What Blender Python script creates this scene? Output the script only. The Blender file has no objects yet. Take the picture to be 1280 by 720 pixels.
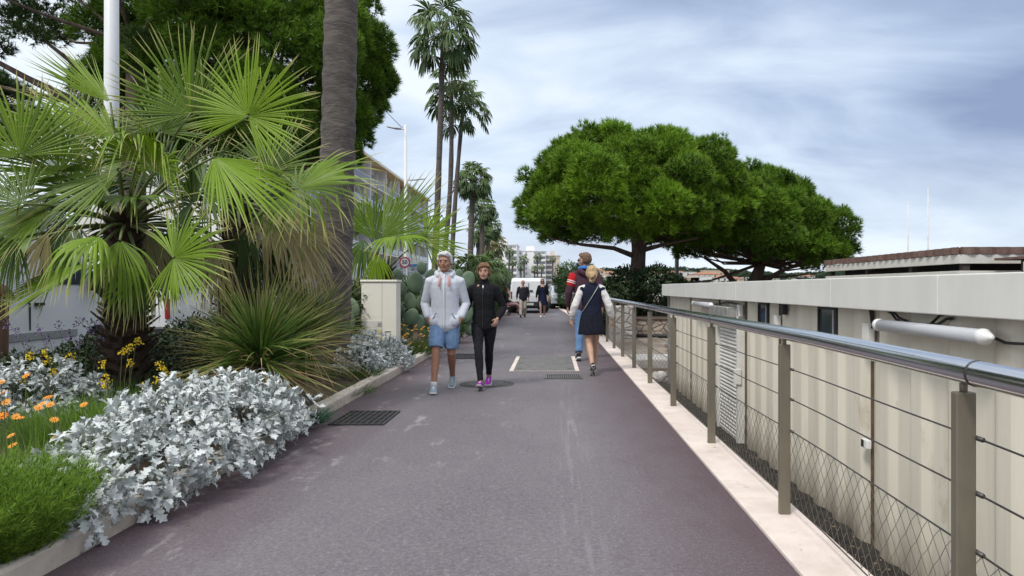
import bpy, bmesh, math, random
import numpy as np
from mathutils import Vector, Matrix, noise

SC = bpy.context.scene
COL = SC.collection
F, VX, VY, H = 900.0, 690.0, 360.0, 1.3
PI = math.pi
rnd = random.Random(7)


def at(px, py, Y):
    """a point of the photograph put at its real distance Y along the promenade"""
    return Vector(((px - VX) * Y / F, Y, H - (py - VY) * Y / F))


def tag(o, label=None, cat=None, group=None, kind=None):
    if label: o['label'] = label
    if cat: o['category'] = cat
    if group: o['group'] = group
    if kind: o['kind'] = kind
    return o


def thing(name, label, cat, loc=(0, 0, 0), rz=0, group=None):
    o = bpy.data.objects.new(name, None)
    COL.objects.link(o)
    o.empty_display_size = 0.1
    o.location = loc
    o.rotation_euler = (0, 0, rz)
    return tag(o, label, cat, group)


def copy_tree(o, parent=None):
    c = o.copy()
    COL.objects.link(c)
    if parent is not None: c.parent = parent
    for ch in [x for x in SC.objects if x.parent == o]:
        copy_tree(ch, c)
    return c


# ---------------------------------------------------------------- materials
def nodes(name):
    m = bpy.data.materials.new(name)
    m.use_nodes = True
    nt = m.node_tree
    b = nt.nodes['Principled BSDF']
    return m, nt, b


def nd(nt, typ, **kw):
    n = nt.nodes.new(typ)
    for k, v in kw.items():
        if k.startswith('i_'):
            key = k[2:]
            key = int(key) if key.isdigit() else key.replace('_', ' ')
            n.inputs[key].default_value = v
        else:
            setattr(n, k, v)
    return n


def mixc(nt, a, b, fac, blend='MIX'):
    n = nt.nodes.new('ShaderNodeMix')
    n.data_type = 'RGBA'
    n.blend_type = blend
    for sock, val in ((n.inputs[0], fac), (n.inputs[6], a), (n.inputs[7], b)):
        if hasattr(val, 'links'):
            nt.links.new(val, sock)
        else:
            if not isinstance(val, (int, float)) and len(val) == 3: val = (*val, 1)
            sock.default_value = val
    return n.outputs[2]


def ramp(nt, fac, stops):
    r = nt.nodes.new('ShaderNodeValToRGB')
    el = r.color_ramp.elements
    while len(el) < len(stops): el.new(0.5)
    for e, (p, c) in zip(el, stops):
        e.position = p
        e.color = (*c, 1) if not isinstance(c, (int, float)) else (c, c, c, 1)
    nt.links.new(fac, r.inputs[0])
    return r.outputs[0]


def ntex(nt, scale, detail=4, rough=.55, stretch=None, coord='Object', typ='ShaderNodeTexNoise'):
    tc = nt.nodes.new('ShaderNodeTexCoord')
    src = tc.outputs[coord]
    if stretch:
        mp = nt.nodes.new('ShaderNodeMapping')
        mp.inputs['Scale'].default_value = stretch
        nt.links.new(src, mp.inputs[0])
        src = mp.outputs[0]
    t = nt.nodes.new(typ)
    t.inputs['Scale'].default_value = scale
    if typ == 'ShaderNodeTexNoise':
        t.inputs['Detail'].default_value = detail
        t.inputs['Roughness'].default_value = rough
    nt.links.new(src, t.inputs['Vector'])
    return t


def mat(name, c1, c2=None, rough=.8, scale=6, stretch=None, bump=0, metal=0, lo=.35, hi=.65, spec=.4, bscale=None, detail=5):
    m, nt, b = nodes(name)
    if c2 is None: c2 = tuple(x * .8 for x in c1)
    t = ntex(nt, scale, detail, .6, stretch)
    c = ramp(nt, t.outputs[0], [(lo, c1), (hi, c2)])
    nt.links.new(c, b.inputs['Base Color'])
    b.inputs['Roughness'].default_value = rough
    b.inputs['Metallic'].default_value = metal
    b.inputs['Specular IOR Level'].default_value = spec
    if bump:
        t2 = ntex(nt, bscale or scale * 6, 4, .6, stretch)
        bp = nd(nt, 'ShaderNodeBump')
        bp.inputs['Strength'].default_value = bump
        bp.inputs['Distance'].default_value = .02
        nt.links.new(t2.outputs[0], bp.inputs['Height'])
        nt.links.new(bp.outputs[0], b.inputs['Normal'])
    return m


def leafmat(name, c_lo, c_hi, tip=None, tip0=.75, trans=.25, rough=.55, base=None, spec=.35):
    """foliage: 'r' varies leaf by leaf, 't' runs from the leaf base to its tip"""
    m, nt, b = nodes(name)
    ar = nd(nt, 'ShaderNodeAttribute', attribute_name='r')
    c = ramp(nt, ar.outputs['Fac'], [(0, c_lo), (1, c_hi)])
    at_ = nd(nt, 'ShaderNodeAttribute', attribute_name='t')
    if tip:
        c = mixc(nt, c, tip, ramp(nt, at_.outputs['Fac'], [(tip0, 0.), (1, 1.)]))
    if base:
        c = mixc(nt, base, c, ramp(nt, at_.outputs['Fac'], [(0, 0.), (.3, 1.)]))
    nt.links.new(c, b.inputs['Base Color'])
    b.inputs['Roughness'].default_value = rough
    b.inputs['Specular IOR Level'].default_value = spec
    if trans:
        tr = nd(nt, 'ShaderNodeBsdfTranslucent')
        nt.links.new(c, tr.inputs[0])
        mx = nd(nt, 'ShaderNodeMixShader')
        mx.inputs[0].default_value = trans
        out = nt.nodes['Material Output']
        nt.links.new(b.outputs[0], mx.inputs[1])
        nt.links.new(tr.outputs[0], mx.inputs[2])
        nt.links.new(mx.outputs[0], out.inputs[0])
    return m


# ---------------------------------------------------------------- meshes
class G:
    def __init__(s):
        s.v, s.f, s.m = [], [], []
        s.mi = 0

    def _add(s, vs, fs):
        o = len(s.v)
        s.v.extend([tuple(p) for p in vs])
        for f in fs:
            s.f.append([o + i for i in f])
            s.m.append(s.mi)

    def box(s, x0, x1, y0, y1, z0, z1):
        s._add([(x0, y0, z0), (x1, y0, z0), (x1, y1, z0), (x0, y1, z0), (x0, y0, z1), (x1, y0, z1), (x1, y1, z1), (x0, y1, z1)],
               [(3, 2, 1, 0), (4, 5, 6, 7), (0, 1, 5, 4), (1, 2, 6, 5), (2, 3, 7, 6), (3, 0, 4, 7)])
        return s

    def obox(s, c, size, rot):
        hx, hy, hz = [q / 2 for q in size]
        pts = []
        for z in (-hz, hz):
            for x, y in ((-hx, -hy), (hx, -hy), (hx, hy), (-hx, hy)):
                pts.append(Vector(c) + rot @ Vector((x, y, z)))
        s._add(pts, [(3, 2, 1, 0), (4, 5, 6, 7), (0, 1, 5, 4), (1, 2, 6, 5), (2, 3, 7, 6), (3, 0, 4, 7)])
        return s

    def loft(s, pts, ab, side=None, n=12, dome=True):
        """closed tube through pts, cross-section half sizes (a along 'side', b across)"""
        pts = [Vector(p) for p in pts]
        ab = [(q, q) if isinstance(q, (int, float)) else q for q in ab]
        k = len(pts)
        rings = []
        P, AB, T = [], [], []
        for i in range(k):
            t = (pts[min(i + 1, k - 1)] - pts[max(i - 1, 0)])
            T.append(t.normalized() if t.length > 1e-9 else Vector((0, 0, 1)))
        if dome == 'start':
            d0 = min(ab[0]) * .6
            P = [pts[0] - T[0] * d0, pts[0] - T[0] * d0 * .55] + pts
            AB = [(ab[0][0] * .3, ab[0][1] * .3), (ab[0][0] * .8, ab[0][1] * .8)] + ab
            T = [T[0], T[0]] + T
        elif dome:
            d0 = min(ab[0]) * .6
            d1 = min(ab[-1]) * .6
            P = [pts[0] - T[0] * d0, pts[0] - T[0] * d0 * .55] + pts + [pts[-1] + T[-1] * d1 * .55, pts[-1] + T[-1] * d1]
            AB = [(ab[0][0] * .3, ab[0][1] * .3), (ab[0][0] * .8, ab[0][1] * .8)] + ab + [(ab[-1][0] * .8, ab[-1][1] * .8), (ab[-1][0] * .3, ab[-1][1] * .3)]
            T = [T[0], T[0]] + T + [T[-1], T[-1]]
        else:
            P, AB = pts, ab
        sd = Vector(side) if side is not None else None
        vs = []
        for p, (a, b), t in zip(P, AB, T):
            if sd is None:
                sd = Vector((1, 0, 0)) if abs(t.x) < .9 else Vector((0, 1, 0))
            u = sd - t * sd.dot(t)
            if u.length < 1e-6:
                u = t.orthogonal()
            u.normalize()
            if side is None: sd = u
            w = t.cross(u)
            for j in range(n):
                an = 2 * PI * j / n
                vs.append(p + u * (a * math.cos(an)) + w * (b * math.sin(an)))
        fs = []
        for i in range(len(P) - 1):
            for j in range(n):
                fs.append((i * n + j, i * n + (j + 1) % n, (i + 1) * n + (j + 1) % n, (i + 1) * n + j))
        fs.append(tuple(reversed(range(n))))
        fs.append(tuple((len(P) - 1) * n + j for j in range(n)))
        s._add(vs, fs)
        return s

    def tube(s, pts, r, n=8):
        return s.loft(pts, [r] * len(pts) if isinstance(r, (int, float)) else r, n=n, dome=False)

    def ell(s, c, r, rot=None, nu=14, nv=9):
        c = Vector(c)
        rot = rot or Matrix.Identity(3)
        vs = [c + rot @ Vector((0, 0, -r[2]))]
        for i in range(1, nv):
            ph = -PI / 2 + PI * i / nv
            for j in range(nu):
                th = 2 * PI * j / nu
                vs.append(c + rot @ Vector((r[0] * math.cos(ph) * math.cos(th), r[1] * math.cos(ph) * math.sin(th), r[2] * math.sin(ph))))
        vs.append(c + rot @ Vector((0, 0, r[2])))
        fs = [(0, 1 + (j + 1) % nu, 1 + j) for j in range(nu)]
        for i in range(nv - 2):
            for j in range(nu):
                a = 1 + i * nu
                fs.append((a + j, a + (j + 1) % nu, a + nu + (j + 1) % nu, a + nu + j))
        a = 1 + (nv - 2) * nu
        fs += [(a + j, a + (j + 1) % nu, len(vs) - 1) for j in range(nu)]
        s._add(vs, fs)
        return s

    def prism(s, poly, fn, d0, d1):
        """poly (2D) extruded; fn(u, v, d) -> point"""
        n = len(poly)
        vs = [fn(u, v, d0) for u, v in poly] + [fn(u, v, d1) for u, v in poly]
        fs = [tuple(reversed(range(n))), tuple(range(n, 2 * n))] + [(i, (i + 1) % n, n + (i + 1) % n, n + i) for i in range(n)]
        s._add(vs, fs)
        return s

    def sheet(s, rows):
        """grid of points"""
        n = len(rows[0])
        vs = [p for r in rows for p in r]
        fs = [(i * n + j, i * n + j + 1, (i + 1) * n + j + 1, (i + 1) * n + j) for i in range(len(rows) - 1) for j in range(n - 1)]
        s._add(vs, fs)
        return s

    def mesh(s, name):
        me = bpy.data.meshes.new(name)
        me.from_pydata(s.v, [], s.f)
        me.polygons.foreach_set('material_index', s.m)
        me.update()
        return me

    def build(s, name, mats, parent=None, smooth=False, bevel=0, fixn=True):
        me = s.mesh(name)
        if fixn:
            bm = bmesh.new()
            bm.from_mesh(me)
            bmesh.ops.recalc_face_normals(bm, faces=bm.faces)
            bm.to_mesh(me)
            bm.free()
        o = bpy.data.objects.new(name, me)
        COL.objects.link(o)
        for m in (mats if isinstance(mats, (list, tuple)) else [mats]): me.materials.append(m)
        if smooth:
            me.polygons.foreach_set('use_smooth', [True] * len(me.polygons))
        if bevel:
            b = o.modifiers.new('bevel', 'BEVEL')
            b.width = bevel
            b.segments = 2
            b.limit_method = 'ANGLE'
            b.angle_limit = math.radians(40)
        if parent is not None: o.parent = parent
        return o

    def remesh(s, name, m, parent, voxel, it=5, disp=0, dscale=14, dz=1.0, seed=0):
        """union of all pieces as one continuous surface, smoothed; small folds pushed along the normals"""
        me = s.mesh(name + '_tmp')
        o = bpy.data.objects.new(name + '_tmp', me)
        COL.objects.link(o)
        r = o.modifiers.new('r', 'REMESH')
        r.mode = 'VOXEL'
        r.voxel_size = voxel
        if it:
            q = o.modifiers.new('s', 'SMOOTH')
            q.factor = .5
            q.iterations = it
        dg = bpy.context.evaluated_depsgraph_get()
        dg.update()
        me2 = bpy.data.meshes.new_from_object(o.evaluated_get(dg))
        bpy.data.objects.remove(o)
        bpy.data.meshes.remove(me)
        me2.name = name
        if disp:
            n = len(me2.vertices)
            co = np.empty(n * 3, 'f'); me2.vertices.foreach_get('co', co)
            no = np.empty(n * 3, 'f'); me2.vertices.foreach_get('normal', no)
            co = co.reshape(-1, 3); no = no.reshape(-1, 3)
            d = np.array([noise.noise(Vector((p[0] * dscale + seed, p[1] * dscale, p[2] * dscale * dz))) +
                          .5 * noise.noise(Vector((p[0] * dscale * 2.3, p[1] * dscale * 2.3 + seed, p[2] * dscale * dz * 2.3))) for p in co])
            co += no * (d * disp)[:, None]
            me2.vertices.foreach_set('co', co.ravel())
        me2.materials.clear()
        me2.materials.append(m)
        me2.polygons.foreach_set('use_smooth', [True] * len(me2.polygons))
        me2.update()
        ob = bpy.data.objects.new(name, me2)
        COL.objects.link(ob)
        ob.parent = parent
        return ob


class NP:
    """numpy mesh collector with per-vertex attributes t (base..tip) and r (per leaf)"""
    def __init__(s):
        s.V, s.Fq, s.Ft, s.t, s.r, s.n = [], [], [], [], [], 0

    def add(s, V, faces, t, r):
        V = np.asarray(V, 'f').reshape(-1, 3)
        faces = np.asarray(faces) + s.n
        (s.Fq if faces.shape[1] == 4 else s.Ft).append(faces)
        s.V.append(V)
        s.t.append(np.broadcast_to(np.asarray(t, 'f').ravel(), (len(V),)) if np.size(t) == 1 else np.asarray(t, 'f').ravel())
        s.r.append(np.broadcast_to(np.asarray(r, 'f').ravel(), (len(V),)) if np.size(r) == 1 else np.asarray(r, 'f').ravel())
        s.n += len(V)

    def addG(s, g, t=0., r=.5):
        tri = [f for f in g.f if len(f) == 3]
        qd = [f for f in g.f if len(f) == 4]
        V = np.array(g.v, 'f')
        base = s.n
        s.V.append(V); s.t.append(np.full(len(V), t, 'f')); s.r.append(np.full(len(V), r, 'f'))
        if qd: s.Fq.append(np.array(qd) + base)
        if tri: s.Ft.append(np.array(tri) + base)
        s.n += len(V)

    def build(s, name, m, parent=None, smooth=False):
        V = np.concatenate(s.V)
        q = np.concatenate(s.Fq) if s.Fq else np.zeros((0, 4), int)
        t3 = np.concatenate(s.Ft) if s.Ft else np.zeros((0, 3), int)
        me = bpy.data.meshes.new(name)
        me.vertices.add(len(V))
        me.vertices.foreach_set('co', V.ravel())
        idx = np.concatenate([q.ravel(), t3.ravel()]).astype('i')
        me.loops.add(len(idx))
        me.loops.foreach_set('vertex_index', idx)
        me.polygons.add(len(q) + len(t3))
        st = np.concatenate([np.arange(len(q)) * 4, len(q) * 4 + np.arange(len(t3)) * 3]).astype('i')
        me.polygons.foreach_set('loop_start', st)
        if smooth: me.polygons.foreach_set('use_smooth', np.ones(len(st), bool))
        for nm, arr in (('t', s.t), ('r', s.r)):
            a = me.attributes.new(nm, 'FLOAT', 'POINT')
            a.data.foreach_set('value', np.concatenate(arr).astype('f'))
        me.update(calc_edges=True)
        me.validate()
        me.materials.append(m)
        o = bpy.data.objects.new(name, me)
        COL.objects.link(o)
        if parent is not None: o.parent = parent
        return o


def unit(a):
    return a / np.maximum(np.linalg.norm(a, axis=-1, keepdims=True), 1e-9)


def strips(npm, P, D, L, W, droop, rng, nseg=4, twist=.5, r=None, taper=1.0):
    """n narrow arching leaves; P base, D direction, L length, W width, droop 0..1"""
    P = np.asarray(P, 'f'); D = unit(np.asarray(D, 'f')); n = len(P)
    L = np.broadcast_to(L, (n,)); W = np.broadcast_to(W, (n,)); droop = np.broadcast_to(droop, (n,))
    side = np.cross(D, np.array([0, 0, 1.])) + rng.normal(0, twist, (n, 3)) * .6
    side = unit(side - D * (side * D).sum(1, keepdims=True))
    ss = np.linspace(0, 1, nseg + 1)
    V = np.zeros((n, nseg + 1, 2, 3), 'f')
    for i, q in enumerate(ss):
        c = P + D * (L * q)[:, None]
        c[:, 2] -= droop * L * q * q
        w = W * max(.04, (1 - q ** 1.6)) * (.6 + .4 * min(1, q * 4)) * .5
        V[:, i, 0] = c - side * w[:, None]
        V[:, i, 1] = c + side * w[:, None]
    m = (nseg + 1) * 2
    base = (np.arange(n) * m)[:, None]
    fs = [base + np.array([[2 * i, 2 * i + 1, 2 * i + 3, 2 * i + 2]]) for i in range(nseg)]
    t = np.tile(np.repeat(ss, 2), n)
    r = rng.random(n) if r is None else np.broadcast_to(r, (n,))
    npm.add(V, np.concatenate(fs), t, np.repeat(r, m))


def tufts(npm, P, D, L, W, k, spread, rng, r=None):
    """brush-like tufts of k needles each"""
    n = len(P)
    P = np.repeat(P, k, 0); D = np.repeat(D, k, 0)
    d = unit(D + rng.normal(0, spread, (n * k, 3)))
    s = unit(np.cross(d, rng.normal(0, 1, (n * k, 3))))
    l = (L * rng.uniform(.65, 1.15, n * k))[:, None]
    V = np.stack([P - s * W, P + s * W, P + d * l], 1)
    fs = np.arange(n * k * 3).reshape(-1, 3)
    r = rng.random(n) if r is None else r
    npm.add(V, fs, np.tile([0, 0, 1.], n * k), np.repeat(np.repeat(r, k), 3))


def scatter(npm, tv, tf, P, A, N, S, r):
    """leaf template tv (x along, y across, z up) at P with axis A, normal N, size S"""
    tv = np.asarray(tv, 'f')
    A = unit(A); N = unit(N - A * (N * A).sum(1, keepdims=True)); B = np.cross(N, A)
    S = np.broadcast_to(S, (len(P),))
    B = B * np.random.default_rng(len(P)).uniform(.65, 1.2, (len(P), 1))
    V = P[:, None] + S[:, None, None] * (tv[None, :, 0:1] * A[:, None] + tv[None, :, 1:2] * B[:, None] + tv[None, :, 2:3] * N[:, None])
    m = len(tv)
    fs = (np.arange(len(P)) * m)[:, None, None] + np.asarray(tf)[None]
    npm.add(V, fs.reshape(-1, np.asarray(tf).shape[1]), np.tile(tv[:, 0], len(P)), np.repeat(r, m))


def lobe_points(lobes, dens, rng, zcut=-.5, inside=.88):
    """points on the outside of a union of ellipsoids (centre, radii)"""
    Ps, Ns, Is = [], [], []
    C = np.array([l[0] for l in lobes], 'f'); R = np.array([l[1] for l in lobes], 'f')
    for i in range(len(lobes)):
        a = 4 * PI * (R[i, 0] * R[i, 1] + R[i, 0] * R[i, 2] + R[i, 1] * R[i, 2]) / 3
        n = max(3, int(a * dens))
        d = unit(rng.normal(0, 1, (n, 3)))
        d = d[d[:, 2] > zcut]
        p = C[i] + d * R[i]
        q = ((p[:, None] - C[None]) / R[None])
        q = (q ** 2).sum(2)
        q[:, i] = 9
        ok = (q > inside ** 2).all(1)
        Ps.append(p[ok]); Ns.append(unit(d[ok] / R[i])); Is.append(np.full(ok.sum(), i))
    return np.concatenate(Ps), np.concatenate(Ns), np.concatenate(Is)


LEAF = ([(0, 0, 0), (.35, .22, .03), (.35, -.22, .03), (.4, 0, -.02), (.75, .17, .0), (.75, -.17, .0), (1, 0, -.1)],
        [(0, 3, 1), (0, 2, 3), (1, 3, 4), (2, 5, 3), (3, 6, 4), (3, 5, 6)])


def leafy(npm, lobes, dens, size, rng, zcut=-.6, flat=.5, rj=.25, depth=.25):
    """broad-leaf shrub foliage over lobes"""
    dens = max(dens, 1.7 / (.35 * size * size))
    P, N, I = lobe_points(lobes, dens, rng, zcut)
    n = len(P)
    P = P - N * (rng.random((n, 1)) ** 2 * depth) + rng.normal(0, .03, (n, 3))
    A = unit(N * .6 + rng.normal(0, .7, (n, 3)))
    Nn = unit(N + np.array([0, 0, flat]) + rng.normal(0, .4, (n, 3)))
    lr = rng.random(len(lobes))
    scatter(npm, LEAF[0], LEAF[1], P, A, Nn, size * rng.uniform(.6, 1.2, n), np.clip(lr[I] * .5 + rng.random(n) * .5, 0, 1))
# ================================================================= camera, sky, sun
cd = bpy.data.cameras.new('camera')
cam = bpy.data.objects.new('camera', cd)
COL.objects.link(cam)
cam.location = (0, 0, H)
cam.rotation_euler = (PI / 2, 0, 0)
cd.sensor_width = 36
cd.lens = 36 * F / 1280
cd.shift_x = (640 - VX) / 1280
cd.clip_start = .05
cd.clip_end = 9000
SC.camera = cam

SUN_EL, SUN_AZ = 52, 215      # azimuth measured from +Y clockwise: behind the camera, to the left
w = bpy.data.worlds.new('World')
SC.world = w
w.use_nodes = True
nt = w.node_tree
bg = nt.nodes['Background']
sky = nd(nt, 'ShaderNodeTexSky')
sky.sky_type = 'NISHITA'
sky.sun_disc = False
sky.sun_elevation = math.radians(SUN_EL)
sky.sun_rotation = math.radians(SUN_AZ)
tc = nd(nt, 'ShaderNodeTexCoord')
sp = nd(nt, 'ShaderNodeSeparateXYZ')
nt.links.new(tc.outputs['Generated'], sp.inputs[0])


def mth(op, a, b=None, c=None, nt=nt):
    n = nd(nt, 'ShaderNodeMath', operation=op)
    for i, q in enumerate((a, b, c)):
        if q is None: continue
        if hasattr(q, 'links'): nt.links.new(q, n.inputs[i])
        else: n.inputs[i].default_value = q
    return n.outputs[0]


zz = mth('ADD', mth('MAXIMUM', sp.outputs[2], 0.0), .30)
cx = mth('DIVIDE', sp.outputs[0], zz)
cy = mth('DIVIDE', sp.outputs[1], zz)
cb = nd(nt, 'ShaderNodeCombineXYZ')
nt.links.new(cx, cb.inputs[0]); nt.links.new(cy, cb.inputs[1])


def cloud(scale, detail, rough, dist, off, st):
    mp = nd(nt, 'ShaderNodeMapping')
    mp.inputs['Location'].default_value = off
    mp.inputs['Scale'].default_value = st
    mp.inputs['Rotation'].default_value = (0, 0, .45)
    nt.links.new(cb.outputs[0], mp.inputs[0])
    t = nd(nt, 'ShaderNodeTexNoise')
    t.inputs['Scale'].default_value = scale
    t.inputs['Detail'].default_value = detail
    t.inputs['Roughness'].default_value = rough
    t.inputs['Distortion'].default_value = dist
    nt.links.new(mp.outputs[0], t.inputs['Vector'])
    return t.outputs[0]


n1 = cloud(.85, 4, .5, .3, (3.1, 1.2, 0), (.9, 1.0, 1))
n2 = cloud(2.7, 6, .55, .5, (7.3, 4.1, 2), (.7, 1.15, 1))
den = mth('ADD', mth('MULTIPLY', n1, .60), mth('MULTIPLY', n2, .40))
den = mth('ADD', den, mth('ADD', mth('MULTIPLY', sp.outputs[0], .20), mth('MULTIPLY', mth('MULTIPLY', sp.outputs[0], sp.outputs[2]), .16)))      # the cover is thicker towards the harbour side
cc = ramp(nt, den, [(.38, (7.7, 8.4, 9.2)), (.48, (5.8, 6.8, 8.2)), (.57, (4.0, 4.95, 6.6)), (.69, (2.4, 3.1, 4.8))])
# overcast sky: pale band low down, brightest overhead
hor = ramp(nt, sp.outputs[2], [(0., 1.), (.19, 0.)])
cc = mixc(nt, cc, (8.2, 8.9, 9.6), mth('MULTIPLY', hor, .62))
zen = ramp(nt, sp.outputs[2], [(.38, 0.), (.8, 1.)])
cc = mixc(nt, cc, (12.5, 12.9, 13.5), zen)
mixs = mixc(nt, sky.outputs[0], cc, .93)
nt.links.new(mixs, bg.inputs[0])
bg.inputs[1].default_value = .1

sd = bpy.data.lights.new('sun', 'SUN')
sd.energy = 1.9
sd.angle = math.radians(10)
sd.color = (1, .96, .9)
so = bpy.data.objects.new('sun', sd)
COL.objects.link(so)
az, el = math.radians(SUN_AZ), math.radians(SUN_EL)
dv = Vector((math.sin(az) * math.cos(el), math.cos(az) * math.cos(el), math.sin(el)))
so.rotation_euler = dv.to_track_quat('Z', 'Y').to_euler()
so.location = dv * 60

SC.view_settings.view_transform = 'Standard'
SC.view_settings.look = 'None'
SC.view_settings.exposure = 0.3
SC.view_settings.gamma = 1
SC.view_settings.use_curve_mapping = False
SC.cycles.max_bounces = 6
SC.cycles.diffuse_bounces = 3
SC.cycles.use_denoising = True

# ================================================================= materials shared
white_paint = mat('white_paint', (.78, .78, .76), (.68, .68, .66), rough=.45, scale=3)
grey_metal = mat('grey_metal', (.42, .43, .44), (.34, .35, .36), rough=.5, scale=8, metal=.3)
dark = mat('near_black', (.012, .012, .012), rough=.9)  # black for shade blocks and for the lower canopy posts
black_plastic = mat('black_plastic', (.02, .02, .022), (.03, .03, .03), rough=.5)
glass_dark = mat('dark_glass', (.03, .04, .05), (.05, .06, .075), rough=.08, scale=1, spec=.8)
soil_m = mat('soil', (.10, .07, .045), (.05, .035, .025), rough=.95, scale=7, bump=.8)
bark_m = mat('pine_bark', (.16, .11, .085), (.07, .05, .04), rough=.95, scale=9, stretch=(1, 1, .35), bump=1.0, bscale=16)
palm_bark_m = mat('palm_bark', (.135, .115, .10), (.07, .06, .054), rough=.95, scale=5, stretch=(1, 1, 3.5), bump=1.0, bscale=9)
stone_m, nt, b = nodes('kerb_stone')
c = ramp(nt, ntex(nt, 3, 6, .65).outputs[0], [(.36, (.58, .52, .44)), (.66, (.42, .365, .30))])
c = mixc(nt, c, (.16, .13, .10), ramp(nt, ntex(nt, 5, 8, .75).outputs[0], [(.54, 0.), (.70, .75)]))
nt.links.new(c, b.inputs['Base Color']); b.inputs['Roughness'].default_value = .9


# ================================================================= promenade
def XR(Y): return 1.12 - (.6 * ((Y - 15) / 27) ** 2 if Y > 15 else 0)
def XL(Y): return -2.3


def path_material():
    m, nt, b = nodes('purple_asphalt')
    tc = nd(nt, 'ShaderNodeTexCoord'); sp = nd(nt, 'ShaderNodeSeparateXYZ')
    nt.links.new(tc.outputs['Object'], sp.inputs[0])
    big = ntex(nt, .55, 5, .6, (1, .45, 1)).outputs[0]
    mid = ntex(nt, 3.2, 6, .65, (1, .5, 1)).outputs[0]
    fine = ntex(nt, 110, 3, .7).outputs[0]
    c = ramp(nt, big, [(.33, (.108, .095, .105)), (.68, (.158, .144, .154))])
    c = mixc(nt, c, (.115, .095, .108), ramp(nt, mid, [(.50, 0.), (.72, .6)]))
    gr = ntex(nt, 38, 5, .75).outputs[0]
    c = mixc(nt, c, (.25, .235, .245), ramp(nt, gr, [(.52, 0.), (.68, .6)]))
    c = mixc(nt, c, (.06, .05, .058), ramp(nt, gr, [(.32, .6), (.47, 0.)]))
    # worn red-brown border along both edges
    ax = mth('ABSOLUTE', mth('ADD', sp.outputs[0], .6, nt=nt), nt=nt)
    ax = mth('ADD', ax, mth('MULTIPLY', mth('SUBTRACT', mid, .5, nt=nt), .5, nt=nt), nt=nt)
    edge = ramp(nt, mth('DIVIDE', ax, 1.75, nt=nt), [(.50, 0.), (.98, 1.)])
    c = mixc(nt, c, (.072, .040, .047), mth('MULTIPLY', edge, .85, nt=nt))
    # pale scuffs: a rubbed lane of thin lines and loose chalky smears
    ln = ntex(nt, 26, 2, .5, (1, .03, 1)).outputs[0]
    sc = ntex(nt, 2.2, 5, .7, (1.4, .55, 1)).outputs[0]
    lane = ramp(nt, mth('ABSOLUTE', mth('SUBTRACT', sp.outputs[0], .17, nt=nt), nt=nt), [(.0, 1.), (.16, 0.)])
    k = mth('MULTIPLY', mth('MULTIPLY', lane, ramp(nt, ln, [(.5, 0.), (.62, 1.)]), nt=nt), ramp(nt, sc, [(.4, 0.), (.6, .32)]), nt=nt)
    c = mixc(nt, c, (.36, .34, .35), k)
    sm = ntex(nt, 1.5, 7, .72, (2.2, .8, 1)).outputs[0]
    lf = ramp(nt, sp.outputs[0], [(0, 1.), (.02, 0.)])
    k2 = mth('MULTIPLY', ramp(nt, sm, [(.58, 0.), (.71, .65)]), ramp(nt, mth('MULTIPLY', sp.outputs[0], -.5, nt=nt), [(.05, 0.), (.4, 1.)]), nt=nt)
    c = mixc(nt, c, (.42, .39, .38), k2)
    c = mixc(nt, c, (.34, .32, .33), ramp(nt, fine, [(.58, 0.), (.70, .6)]))
    c = mixc(nt, c, (.06, .05, .055), ramp(nt, fine, [(.25, .5), (.42, 0.)]))
    nt.links.new(c, b.inputs['Base Color'])
    b.inputs['Roughness'].default_value = .7
    b.inputs['Specular IOR Level'].default_value = .35
    bp = nd(nt, 'ShaderNodeBump'); bp.inputs['Strength'].default_value = .35; bp.inputs['Distance'].default_value = .004
    nt.links.new(fine, bp.inputs['Height']); nt.links.new(bp.outputs[0], b.inputs['Normal'])
    return m


ys = [-4 + i * 1.0 for i in range(72)]
g = G(); g.sheet([[(XL(y), y, 0), (-.6, y, 0.004), (XR(y), y, 0)] for y in ys])
tag(g.build('path', path_material()), 'grey purple promenade path with reddish edges', kind='structure')

road_m = mat('road_asphalt', (.075, .075, .08), (.055, .055, .06), rough=.9, scale=3, bump=.3, bscale=90)
pave_m = mat('pavement', (.36, .34, .32), (.28, .27, .26), rough=.9, scale=2)
ground_m = mat('ground_earth', (.20, .17, .13), (.11, .09, .065), rough=.95, scale=1.2, bump=.5, bscale=9)
g = G(); g.sheet([[(-4000, y, -.8), (4000, y, -.8)] for y in (-200, 6000)])
tag(g.build('ground', ground_m), 'broad ground reaching the horizon', kind='structure')
g = G(); g.sheet([[(-19, y, -.02), (-6.25, y, -.02)] for y in (-20, 60, 400)])
tag(g.build('road', road_m), 'asphalt street beside the planted bed', kind='structure')
g = G()
for y in np.arange(-18, 380, 8.0):
    g.sheet([[(-12.56, q, -.016), (-12.44, q, -.016)] for q in (y, y + 3)])
tag(g.build('road_marking', white_paint), 'broken white centre line of the street', kind='structure')
g = G(); g.box(-26, -19, -20, 400, -.6, .10)
tag(g.build('pavement', pave_m), 'pavement across the street', kind='structure')
g = G(); g.sheet([[(-6.25, y, -.012), (60, y, -.012)] for y in (67.1, 400)])
tag(g.build('plaza', pave_m), 'pale paved ground beyond the path', kind='structure')

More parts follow.
